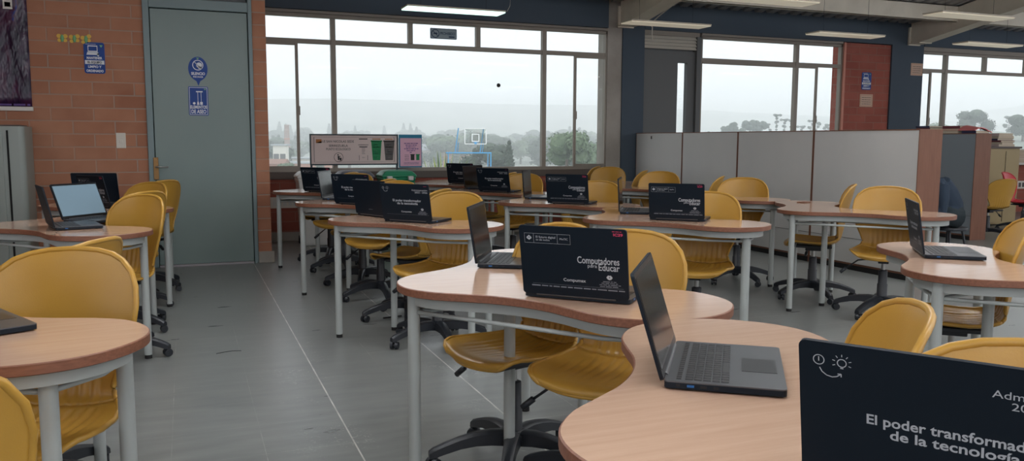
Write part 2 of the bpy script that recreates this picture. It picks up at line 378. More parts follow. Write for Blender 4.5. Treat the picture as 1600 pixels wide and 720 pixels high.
def text_geo(txt, size, align='LEFT', bold=0.0, sx=1.0):
    cu = D.curves.new('t', 'FONT'); cu.body = txt; cu.size = size; cu.align_x = align; cu.fill_mode = 'FRONT'; cu.offset = bold; cu.resolution_u = 3
    o = D.objects.new('t', cu); COL.objects.link(o)
    bpy.context.view_layer.update()
    me = D.meshes.new_from_object(o.evaluated_get(bpy.context.evaluated_depsgraph_get()))
    vs = [(v.co.x*sx, v.co.y) for v in me.vertices]; fs = [tuple(p.vertices) for p in me.polygons]
    D.objects.remove(o); D.curves.remove(cu); D.meshes.remove(me)
    return vs, fs
class Flat:
    """2-D printed marks, mapped by fn(x, y) -> 3-D point"""
    def __init__(s, fn): s.mb = MB(); s.fn = fn
    def text(s, txt, x, y, size, m, align='LEFT', width=None, bold=0.0, sx=1.0):
        vs, fs = text_geo(txt, size, 'LEFT', bold, sx)
        x0 = min(v[0] for v in vs); x1 = max(v[0] for v in vs)
        k = 1.0 if width is None else width/(x1-x0)
        w = (x1-x0)*k; off = {'LEFT': 0, 'CENTER': -w/2, 'RIGHT': -w}[align]
        s.mb.add([s.fn(x+off+(a-x0)*k, y+b) for a, b in vs], fs, m)
    def rect(s, x0, x1, y0, y1, m): s.mb.add([s.fn(x0, y0), s.fn(x1, y0), s.fn(x1, y1), s.fn(x0, y1)], [(0, 1, 2, 3)], m)
    def outline(s, x0, x1, y0, y1, t, m):
        s.rect(x0, x1, y1-t, y1, m); s.rect(x0, x1, y0, y0+t, m); s.rect(x0, x0+t, y0+t, y1-t, m); s.rect(x1-t, x1, y0+t, y1-t, m)
    def disc(s, cx, cy, r, m, n=24, ry=None):
        ry = ry or r
        s.mb.add([s.fn(cx+r*math.cos(2*PI*i/n), cy+ry*math.sin(2*PI*i/n)) for i in range(n)], [tuple(range(n))], m)
    def ring(s, cx, cy, r, t, m, n=28, a0=0, a1=360):
        full = (a1-a0) >= 360; k = n if full else n+1; vs = []
        for i in range(k):
            a = R(a0+(a1-a0)*i/n); vs += [s.fn(cx+r*math.cos(a), cy+r*math.sin(a)), s.fn(cx+(r-t)*math.cos(a), cy+(r-t)*math.sin(a))]
        fs = [(2*i, 2*((i+1) % k), 2*((i+1) % k)+1, 2*i+1) for i in range(n)]
        s.mb.add(vs, fs, m)
    def line(s, x0, y0, x1, y1, t, m):
        d = math.hypot(x1-x0, y1-y0); nx, ny = -(y1-y0)/d*t/2, (x1-x0)/d*t/2
        s.mb.add([s.fn(x0+nx, y0+ny), s.fn(x0-nx, y0-ny), s.fn(x1-nx, y1-ny), s.fn(x1+nx, y1+ny)], [(0, 1, 2, 3)], m)
    def poly(s, pts, m): s.mb.add([s.fn(*p) for p in pts], [tuple(range(len(pts)))], m)
    def dashes(s, x0, x1, y, h, m, seed=0, cen=True):
        """a line of print too small to read: word-length dashes"""
        rnd = random.Random(seed); x = x0
        while x < x1-h*0.5:
            w = min(rnd.uniform(1.2, 4.5)*h, x1-x); s.rect(x, x+w, y, y+h*rnd.uniform(0.6, 0.75), m); x += w+h*0.55
    def build(s, name, parent=None): return s.mb.build(name, None, parent)

# ------------------------------------------------------------------ room
YW = 10.44        # window wall
YD = 8.665        # door wall
XP = 0.795        # right edge of the door wall
def room():
    f = MB().box(-3.2, 17.0, -5.0, 10.7, -0.12, 0.0).build('floor', M_['floor']); struct(f)
    # door wall (brick) with door opening x -0.315..0.655, z 0..2.60
    w = MB(); dx0, dx1 = -0.325, 0.663
    w.box(-3.2, dx0, YD, YD+0.2, 0, 3.7); w.box(dx1, XP, YD, 10.7, 0, 3.7); w.box(dx0, dx1, YD, YD+0.2, 2.86, 3.7)
    struct(w.build('wall_back_left', M_['brick']))
    b = MB().box(XP-0.13, XP+0.025, YD-0.02, YD+0.4, 0, 0.115).build('baseboard_back_left', M_['concrete']); struct(b); bevel(b, 0.004)
    # closet behind the door so that nothing leaks
    struct(MB().box(-3.2, XP-0.01, YD+0.9, YD+1.0, 0, 3.7).build('wall_closet', M_['graypanel']))
    # window wall
    w = MB()
    w.box(XP, 5.57, YW, YW+0.2, 0.0, 0.763); w.box(9.80, 10.80, YW-0.02, YW+0.2, 0.0, 2.82)
    w.box(6.15, 9.80, YW, YW+0.2, 0, 0.85); w.box(11.50, 17.0, YW, YW+0.2, 0, 0.85)
    struct(w.build('wall_back', M_['brick2']))
    struct(MB().box(XP+0.03, 5.57, YW-0.015, YW, 0, 0.11).build('baseboard_back', M_['concrete']))
    w = MB(); w.box(5.57, 5.80, YW-0.03, YW+0.25, 0, 3.3)
    struct(w.build('trim_1', M_['concrete']))
    for i, (a, b_) in enumerate(((5.80, 6.155), (10.80, 11.49))):
        struct(MB().box(a, b_, YW-0.05, YW+0.3, 0, 3.35).build('column', M_['navy']))
    w = MB(); w.box(XP, 5.545, YW-0.10, YW+0.2, 2.815, 3.35); w.box(6.155, 10.80, YW-0.06, YW+0.2, 2.83, 3.35); w.box(11.49, 17, YW-0.06, YW+0.2, 2.83, 3.35)
    struct(w.build('wall_back_upper', M_['navy']))
    # sill band
    s_ = MB().box(XP+0.02, 5.57, YW-0.035, YW+0.1, 0.763, 0.853).build('trim_2', M_['band']); struct(s_); bevel(s_, 0.004)
    # grey panel with slit window and louvre
    p = MB()
    x0, x1, sx0, sx1 = 6.155, 7.10, 6.76, 6.925
    p.box(x0, sx0, YW+0.02, YW+0.1, 0, 2.56); p.box(sx1, x1, YW+0.02, YW+0.1, 0, 2.56); p.box(sx0, sx1, YW+0.02, YW+0.1, 0, 0.9); p.box(sx0, sx1, YW+0.02, YW+0.1, 2.395, 2.56)
    d2 = struct(p.build('door_2', M_['graypanel']))
    MB().box(sx0, sx1, YW+0.05, YW+0.056, 0.9, 2.395).build('pane', M_['glass'], d2)
    lv = MB(); lv.box(x0, x1, YW+0.08, YW+0.1, 2.56, 2.83, M_['graypanel']); lv.box(x0, x1, YW-.02, YW+.1, 2.765, 2.83, M_['taupe']); lv.box(x1-.045, x1+.03, YW-.03, YW+.1, 0, 2.77, M_['graypanel'])
    for k in range(4):
        z = 2.60+k*0.047
        T = Matrix.Translation((0, YW+0.0, z)) @ Matrix.Rotation(R(52), 4, 'X')
        lv.box(x0, x1-0.03, -0.028, 0.028, -0.003, 0.003, M_['white'], T)
    struct(lv.build('trim_3'))
    # other walls (outside the picture): wide windows in the wall behind the camera
    w = MB(); w.box(-3.2, 17, -5.2, -5.0, 0, 0.9); w.box(-3.2, 17, -5.2, -5.0, 3.6, 6.0)
    for x in (-3.2, 1.0, 5.5, 10.0, 14.0, 16.7): w.box(x, x+0.3, -5.2, -5.0, 0.9, 3.6)
    struct(w.build('wall_front', M_['brick']))
    w = MB(); w.box(-3.4, -3.2, -5.2, 10.7, 0, 0.9); w.box(-3.4, -3.2, -5.2, 10.7, 2.8, 6.0); w.box(-3.4, -3.2, 4.5, 10.7, 0.9, 2.8); w.box(-3.4, -3.2, -5.2, -2.5, 0.9, 2.8)
    struct(w.build('wall_left', M_['brick']))
    w = MB(); w.box(17, 17.2, -5.2, 10.7, 0, 0.9); w.box(17, 17.2, -5.2, 10.7, 2.9, 6.0); w.box(17, 17.2, 8.5, 10.7, 0.9, 2.9); w.box(17, 17.2, -5.2, -2.5, 0.9, 2.9)
    struct(w.build('wall_right', M_['brick']))

def window(name, x0, x1, verts, lowverts, upverts, ztop=2.735, zlow=0.853, ztr0=2.42, ztr1=2.475, head=2.815, Y=YW, fw=0.03, dot=False):
    e = D.objects.new(name, None); COL.objects.link(e); struct(e)
    m = MB(); y0, y1 = Y-0.02, Y+0.05
    m.box(x0-0.03, x1+0.03, y0, y1, ztop, ztop+0.035); m.box(x0-0.03, x1+0.03, y0-0.015, y1, ztop+0.045, head); m.box(x0-0.03, x1+0.03, y0+0.02, y1, ztop+0.03, ztop+0.05)
    m.box(x0-0.03, x1+0.03, y0, y1, zlow-0.002, zlow+0.045)
    m.box(x0-0.03, x0, y0, y1, zlow, ztop+0.04); m.box(x1, x1+0.045, y0, y1, zlow, ztop+0.04)
    m.box(x0, x1, y0+0.004, y1, ztr0, ztr1)
    for x in verts: m.box(x-fw, x+fw, y0-0.004, y1, zlow, ztop)
    for x in upverts: m.box(x-fw, x+fw, y0, y1, ztr1, ztop)
    f = m.build('window_frame', M_['taupe'], e); bevel(f, 0.003)
    for x in lowverts:
        g = MB(); g.box(x-0.018, x+0.018, y0-0.012, y0+0.02, zlow+0.04, ztr0).box(x+0.018, x+0.03, y0-0.014, y0+0.01, 1.55, 1.66)
        sl = g.build('sliding_stile', M_['taupe'], e); bevel(sl, 0.002)
    # rails of the sliding sashes
    g = MB()
    if lowverts:
        g.box(x0, lowverts[0], y0-0.008, y0+0.01, zlow+0.04, zlow+0.075).box(x0, lowverts[0], y0-0.008, y0+0.01, ztr0-0.03, ztr0)
        if len(lowverts) > 1: g.box(lowverts[-1], x1, y0-0.008, y0+0.01, zlow+0.04, zlow+0.075).box(lowverts[-1], x1, y0-0.008, y0+0.01, ztr0-0.03, ztr0)
        g.build('sash_rail', M_['taupe'], e)
    MB().box(x0, x1, Y+0.012, Y+0.016, zlow+0.04, ztop).build('glass', M_['glass'], e)
    return e

room()
window('window_1', 0.92, 5.545, [1.755, 4.61], [1.308, 5.075], [2.738, 3.656])
window('window_2', 7.16, 9.765, [8.905], [9.29], [], ztop=2.75, head=2.83)
window('window_3', 11.52, 16.9, [12.06, 15.4], [11.70], [12.98, 14.0], ztop=2.715, head=2.83)
struct(MB().box(9.80, 9.84, YW-0.05, YW-0.02, 0, 2.82).build('trim_4', mat('salmon painted edge', srgb(206, 140, 122), 0.7)))

# steel door
def door():
    e = D.objects.new('door_1', None); COL.objects.link(e); struct(e)
    m = MB(); y0 = YD-0.03
    m.box(-0.325, -0.268, y0, YD+0.12, 0, 2.86); m.box(0.625, 0.663, y0, YD+0.12, 0, 2.86)
    m.box(-0.268, 0.625, y0+0.004, YD+0.12, 2.49, 2.585); m.box(-0.268, 0.625, y0, YD+0.12, 2.82, 2.86)
    bevel(m.build('door_frame', M_['doorframe'], e), 0.006)
    lf = MB().box(-0.262, 0.619, YD-0.005, YD+0.04, 0.022, 2.483).build('door_leaf', M_['door'], e); bevel(lf, 0.004)
    MB().box(-0.262, 0.619, YD+0.05, YD+0.06, 2.58, 2.82).build('transom_panel', M_['graypanel'], e)
    l = MB()
    for k in range(3): l.box(-0.262, 0.619, YD+0.0, YD+0.05, 2.62+k*0.07, 2.64+k*0.07, None, None)
    l.build('transom_louvre', M_['doorframe'], e)
    MB().box(-0.262, 0.619, YD-0.012, YD+0.06, 0.0, 0.02).build('threshold', mat('pale stone threshold', srgb(160, 156, 160), 0.6), e)
    MB().box(-0.2, 0.6, YD+0.2, YD+0.21, 0, 2.5).build('dark_backing', M_['darkgap'], e)
    h = MB().rbox(-0.283, -0.237, 0, 0.012, 0.86, 1.075, 0.004); hp = h.build('lock_plate', M_['brass'], e, loc=(0, YD-0.042, 0)); bevel(hp, 0.004)
    k = MB().cyl((-0.26, YD-0.04, 1.04), (-0.26, YD-0.058, 1.04), 0.014, n=16).cyl((-0.26, YD-0.04, 0.97), (-0.26, YD-0.056, 0.97), 0.012)
    k.build('lock_cylinder', M_['brass'], e, auto=40)
    hd = MB().tube([(-0.26, YD-0.045, 0.985), (-0.26, YD-0.085, 0.985), (-0.235, YD-0.092, 0.985), (-0.15, YD-0.09, 0.982)], 0.0075, 10)
    hd.build('door_handle', M_['chrome'], e, smooth=True)
door()

# ------------------------------------------------------------------ roof
def zr(y): return 3.17+0.18*(10.44-y)
def roof():
    m = MB(); P0 = []; P1 = []
    x = -3.4; k = 0; prof = []
    while x < 17.3:
        prof += [(x, 0), (x+0.12, 0), (x+0.14, 0.035), (x+0.20, 0.035)]; x += 0.22
    ys = [10.8, -5.3]
    m.grid([[(px, y, zr(y)+pz) for px, pz in prof] for y in ys])
    m.grid([[(px, y, zr(y)+0.09+0*pz) for px, pz in prof[::8]] for y in ys])
    struct(m.build('ceiling', M_['deck']))
    for i, xc in enumerate((5.83, 11.24)):
        r = MB(); w = 0.125
        def side(y): return zr(y)-0.02
        pts = [(10.36, 2.86, zr(10.36)), (10.2, 2.86, side(10.2)), (8.6, 3.14, side(8.6)), (5.0, side(5.0)-0.34, side(5.0)), (-4.9, side(-4.9)-0.34, side(-4.9))]
        for t0, t1 in ((-0.006, 0.006),):
            vs = []; 
            for y, zb, zt in pts: vs += [(xc-0.09, y, zb), (xc+0.09, y, zb), (xc+0.09, y, zt), (xc-0.09, y, zt)]
            fs = [(0, 1, 2, 3)]
            for j in range(len(pts)-1):
                a = 4*j; b_ = a+4
                fs += [(a, b_, b_+1, a+1), (a+1, b_+1, b_+2, a+2), (a+2, b_+2, b_+3, a+3), (a+3, b_+3, b_, a)]
            r.add(vs, fs)
        # bottom flange and end plate
        for j in range(len(pts)-1):
            (ya, za, _), (yb, zb, _) = pts[j], pts[j+1]
            r.add([(xc-w, ya, za-0.012), (xc+w, ya, za-0.012), (xc+w, yb, zb-0.012), (xc-w, yb, zb-0.012), (xc-w, ya, za), (xc+w, ya, za), (xc+w, yb, zb), (xc-w, yb, zb)],
                  [(0,3,2,1),(4,5,6,7),(0,1,5,4),(1,2,6,5),(2,3,7,6),(3,0,4,7)])
        r.box(xc-w, xc+w, 10.355, 10.385, 2.83, 3.12)
        r.box(xc-w-0.01, xc+w+0.01, 10.14, 10.19, 2.845, 2.862)
        for bx in (-0.08, 0.08):
            for bz in (2.90, 3.05): r.cyl((xc+bx, 10.36, bz), (xc+bx, 10.335, bz), 0.016, n=8)
        struct(r.build('roof_rafter', M_['steelwhite']))
    for y in (9.5, 7.4, 5.0, 2.5, 0.0, -2.5):
        p = MB(); zt = zr(y)-0.005; zb = zt-0.24
        p.box(-3.2, 17, y-0.004, y+0.004, zb, zt).box(-3.2, 17, y-0.004, y+0.07, zb, zb+0.008).box(-3.2, 17, y-0.004, y+0.07, zt-0.008, zt)
        struct(p.build('roof_purlin', M_['steelwhite']))
roof()

# hanging lamps
def lamp(x, y, z, lit, label, group):
    e = thing('hanging_lamp', label, 'ceiling lamp', (x, y, z), 0, group)
    L2, W2, H = 0.60, 0.145, 0.030
    h = MB(); h.box(-L2, L2, -W2, W2, 0.012, H); b = h.build('housing', M_['steelwhite'], e); bevel(b, 0.004)
    MB().box(-L2+0.006, L2-0.006, -W2+0.006, W2-0.006, 0, 0.012).build('diffuser', M_['litfill'] if lit == 'room' else M_['lit'] if lit else M_['diffuser'], e)
    if lit == 'room': MB().box(-L2+.01, L2-.01, -W2+.01, W2-.01, H+.001, H+.006).build('added_uplight', M_['fillup'], e)  # glowing top added to the fill lamps to brighten roof and beams
    for s in (-1, 1):
        zt = zr(y)-z
        MB().tube([(s*0.4, 0, H), (s*0.405, 0.006, H+0.5*(zt-H)), (s*0.4, 0, zt)], 0.0022, 5).build('suspension_wire', M_['wire'], e)
    return e
G = 'thin rectangular lamps hanging from the roof'
lamp(3.0, 9.42, 2.75, True, 'lit greenish lamp hanging in front of the largest window', G)
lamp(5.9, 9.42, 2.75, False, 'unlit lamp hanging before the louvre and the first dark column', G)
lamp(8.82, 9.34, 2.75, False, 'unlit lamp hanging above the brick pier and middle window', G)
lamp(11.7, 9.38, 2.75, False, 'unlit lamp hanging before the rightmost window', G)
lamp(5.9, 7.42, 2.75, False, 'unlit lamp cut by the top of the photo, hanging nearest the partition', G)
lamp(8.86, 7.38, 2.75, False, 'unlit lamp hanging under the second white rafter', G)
for ix, x in enumerate((.1, 3.0, 5.9, 8.82, 11.7)):
    for iy, y in enumerate((5.4, 3.3, 1.2, -.9, -3.0)):
        if (ix+iy) % 2 == 0 or y < 4: lamp(x, y, 2.75, 'room', 'added unseen fill lamp brightening the room from above', 'added unseen fill lamps')  # extra lamps outside the view, added to raise the room's brightness
c = MB().tube([(3.97, 10.1, 3.24), (3.98, 10.1, 3.1), (3.975, 10.1, 2.98), (3.955, 10.1, 2.94), (3.93, 10.1, 2.9)], 0.003, 6).build('loose_cable', M_['white'])
tag(c, 'short pale cable dangling in front of the dark beam over the big window', 'cable')
c = MB().tube([(6.10, 10.15, 2.86), (6.16, 10.2, 2.84), (6.17, 10.22, 2.74), (6.18, 10.22, 2.66)], 0.008, 6).tube([(6.02, 9.2, 3.1), (6.06, 9.9, 2.93), (6.1, 10.15, 2.87)], 0.008, 6).build('conduit_cable', M_['white'])
tag(c, 'white cable running down the first white rafter to the dark column', 'cable')

# ------------------------------------------------------------------ signs on walls
def on_y(x0, z0, y): return lambda a, b: (x0+a, y, z0+b)
def blue_notice(x0, z0, y, w, h, label, big=True):
    e = thing('notice_sign', label, 'sign', (x0, y, z0))
    bevel(MB().rbox(0, w, -h, 0, -0.004, 0, 0.018 if big else 0.01, M_['signblue'], T=Matrix.Rotation(R(90), 4, 'X') @ Matrix.Translation((0, h, 0))).build('sign_plate', None, e), 0.0005) if False else None
    p = MB().rbox(0, w, 0, h, 0, 0.004, 0.02*w/0.17, M_['signblue'], T=Matrix.Rotation(R(90), 4, 'X')); p.build('sign_plate', None, e)
    F = Flat(lambda a, b: (a*w, -0.0052, b*h)); s = F
    P = M_['signwhite']
    F.outline(.2, .66, .70, .90, .03, P); F.rect(.16, .70, .655, .69, P); F.poly([(.16, .65), (.70, .65), (.74, .60), (.12, .60)], P); F.disc(.68, .60, .05, P)
    F.text('MANTENER', .5, .465, .105, P, 'CENTER', .74, .004)
    F.rect(.04, .96, .30, .425, P); F.text('EL EQUIPO', .5, .325, .105, M_['signdark'], 'CENTER', .68, .004)
    F.text('LIMPIO Y', .5, .185, .105, P, 'CENTER', .64, .004); F.text('ORDENADO', .5, .05, .105, P, 'CENTER', .82, .004)
    F.poly([(.76, .92), (.92, .92), (.84, .84)], M_['fly_g']); F.dashes(.1, .6, .935, .02, P, 3)
    F.build('sign_print', e); return e
blue_notice(-0.835, 1.855, YD-0.001, 0.175, 0.285, 'blue notice reading MANTENER EL EQUIPO LIMPIO Y ORDENADO on the left brick wall')
blue_notice(10.21, 2.09, YW-0.021, 0.20, 0.28, 'blue notice on the brick pier right of the middle window', False)
def door_signs():
    y = YD-0.0055
    e = thing('silence_sign', 'round blue SILENCIO POR FAVOR sticker, upper of the two on the steel door', 'sign', (0.15, y, 1.93))
    pts = [(0.088*math.cos(R(a)), 0.115*math.sin(R(a))) for a in range(-62, 243, 8)]+[(-0.018, -0.118), (0.0, -0.165), (0.018, -0.118)]
    MB().prism(pts, 0, 0.003, M_['signblue'], Matrix.Rotation(R(90), 4, 'X')).build('sign_plate', None, e)
    F = Flat(lambda a, b: (a, -0.0042, b)); P = M_['signwhite']
    F.ring(0, .035, .05, .007, P); F.disc(.012, .035, .026, P); F.rect(.004, .03, .0, .02, P); F.line(-.036, .07, .034, .0, .006, P)
    F.text('SILENCIO', 0, -.058, .036, P, 'CENTER', .125, .001); F.text('POR FAVOR', 0, -.085, .022, P, 'CENTER', .09, .0006)
    F.poly([(-.014, .106), (.014, .106), (0, .088)], M_['fly_g']); F.build('sign_print', e)
    e = thing('cleaning_sign', 'square blue ELEMENTOS DE ASEO sticker, lower of the two on the steel door', 'sign', (0.055, y, 1.48))
    MB().rbox(0, .18, 0, .28, 0, .003, .012, M_['signblue'], T=Matrix.Rotation(R(90), 4, 'X')).build('sign_plate', None, e)
    F = Flat(lambda a, b: (a, -0.0042, b)); F.outline(.008, .172, .008, .272, .004, P)
    F.text('ELEMENTOS', .09, .068, .042, P, 'CENTER', .15, .001); F.text('DE ASEO', .09, .022, .05, P, 'CENTER', .135, .0012)
    F.line(.085, .13, .085, .225, .004, P); F.line(.115, .13, .115, .225, .004, P); F.poly([(.075, .105), (.097, .105), (.09, .135), (.08, .135)], P); F.rect(.104, .128, .105, .132, P)
    F.disc(.05, .118, .012, P); F.rect(.07, .13, .225, .236, P); F.poly([(.14, .26), (.165, .26), (.152, .245)], M_['fly_g']); F.build('sign_print', e)
door_signs()
def window_sticker():
    e = thing('window_sticker', 'small grey PROHIBIDO sticker on an upper pane of the big window', 'sign', (3.0, YW-0.004, 2.555))
    MB().rbox(0, .36, 0, .135, 0, .003, .012, translucent('grey sticker film', srgb(176, 184, 190)), T=Matrix.Rotation(R(90), 4, 'X')).build('sticker_film', None, e)
    F = Flat(lambda a, b: (a, -0.0042, b)); K = M_['signdark']
    F.outline(.004, .356, .004, .131, .005, K); F.ring(.07, .067, .055, .01, K); F.line(.035, .1, .105, .035, .009, K); F.poly([(.04, .06), (.1, .06), (.09, .08), (.05, .075)], K)
    F.text('PROHIBIDO', .235, .055, .05, K, 'CENTER', .2, .001); F.dashes(.25, .34, .022, .025, K, 5); F.build('sticker_print', e)
window_sticker()
d = MB().cyl((3.945, YW-0.002, 1.985), (3.945, YW-0.012, 1.985), 0.026, n=20).build('round_plug', M_['rubber']); tag(d, 'small black round plug stuck on the big middle pane', 'plug')
def butterflies():
    for i, (x, lab) in enumerate(((-1.005, 'leftmost of the three yellow and green butterflies on the brick wall'), (-0.905, 'middle one of the three yellow and green butterflies on the brick wall'), (-0.81, 'rightmost of the three yellow and green butterflies on the brick wall'))):
        e = thing('butterfly_decoration', lab, 'wall decoration', (x, YD-0.002, 2.165), 0, 'butterflies on the brick wall')
        w = MB(); 
        for sx in (-1, 1):
            for (cx, cz, r) in ((.026, .02, .019), (.024, -.018, .016)):
                w.cyl((sx*cx, 0, cz+0.004*i*sx), (sx*cx, -.008, cz+0.004*i*sx), r, n=14)
        w.build('wing', M_['fly_y'], e, auto=40)
        MB().sphere((0, -.008, 0), .034, 12, 8, sc=(.45, .25, 1)).build('body', M_['fly_g'], e, smooth=True)
butterflies()
def light_switch():
    e = thing('light_switch', 'white double light switch on the brick wall beside the steel door', 'light switch', (-0.557, YD-0.001, 1.235))
    bevel(MB().box(-.042, .042, -.008, 0, -.072, .072).build('switch_plate', M_['white'], e), .004)
    bevel(MB().box(-.014, .014, -.013, -.006, -.022, .006).build('rocker', M_['white'], e), .002)
light_switch()
def banner():
    m = MB(); rows = []
    for j in range(13):
        z = 1.535+1.1*j/12
        rows.append([(-2.35+1.075*i/30, YD-0.012-0.006*math.sin(i*0.9+j*0.3)-0.004*math.sin(j*1.3+i*0.2), z) for i in range(31)])
    m.grid(rows)
    e = thing('wall_banner', 'dark purple printed banner with a white bottom rod on the brick wall', 'banner', (0, 0, 0))
    b = m.build('banner_cloth', M_['banner'], e, smooth=True); s = b.modifiers.new('s', 'SOLIDIFY'); s.thickness = 0.002
    bevel(MB().box(-2.36, -1.268, YD-0.025, YD-0.005, 1.500, 1.538).build('bottom_rod', M_['paper'], e), .004)
    F = Flat(on_y(-1.46, 2.40, YD-0.024)); F.rect(0, .075, 0, .09, M_['paper']); F.rect(.014, .061, .02, .06, M_['inkdark']); F.build('banner_patch', e)
    F = Flat(on_y(-1.75, 1.545, YD-0.024)); F.dashes(0, .46, 0, .028, M_['inkpurple'], 8); F.build('banner_small_print', e)
banner()
def card(x, z, y, w, h, label):
    e = thing('paper_notice', label, 'notice', (x, y, z))
    MB().box(0, w, -.003, 0, 0, h).build('sheet', M_['cardbeige'], e)
    F = Flat(lambda a, b: (a, -.004, b)); F.outline(.012, w-.012, .012, h-.012, .004, M_['inkorange'])
    for k in range(4): F.dashes(.04, w-.04, h*.2+k*h*.17, .012, M_['inkgrey'], k+int(x*10))
    F.build('sheet_print', e)
card(10.19, 1.82, YW-0.021, .27, .20, 'small beige paper notice below the blue one on the brick pier')
card(11.22, 2.35, YW-0.051, .26, .20, 'beige paper notice high on the second dark column')

# locker, bottom left wall
def locker():
    e = thing('steel_locker', 'grey green steel locker with rounded corner against the left brick wall', 'locker', (-2.0, 8.41, 0))
    MB().rbox(-.72, .72, -.23, .23, 0.0, 1.355, .05, seg=5).build('locker_body', M_['locker'], e, auto=40)
    for x0, x1 in ((-.66, -.06), (-.04, .555)):
        d = MB().box(x0, x1, -.243, -.225, .06, 1.30).build('locker_door', M_['locker'], e); bevel(d, .006)
        hx = x1-.07
        MB().box(hx, hx+.018, -.262, -.243, .62, .78).build('door_pull', M_['chrome'], d)
    MB().box(.585, .60, -.236, -.228, .04, 1.32).build('door_seam', M_['darkgap'], e)
    t = thing('wooden_board', 'thin dark wooden board lying on top of the steel locker', 'board', (-2.0, 8.41, 1.356))
    bevel(MB().box(-.7, .68, -.2, .2, 0, .012).build('board_slab', M_['band'], t), .003)
locker()

# vent block and outlet under the window
v = MB(); v.box(0.83, 1.42, YW-0.012, YW, 0.41, 0.545, M_['paper'])
for k in range(9): v.box(0.86+k*.062, 0.90+k*.062, YW-0.0135, YW-0.012, 0.44, 0.515, M_['binwhite'])
v.box(1.245, 1.258, YW-0.02, YW-.012, .47, .485, M_['inkdark'])
tag(v.build('wall_vent'), 'pale perforated vent strip low on the brick under the big window', 'vent')
o = bevel(MB().box(0.86, 0.94, YW-0.03, YW, 0.235, 0.385).build('power_outlet', M_['white']), .006); tag(o, 'white outlet box low on the brick beside the door wall corner', 'outlet')

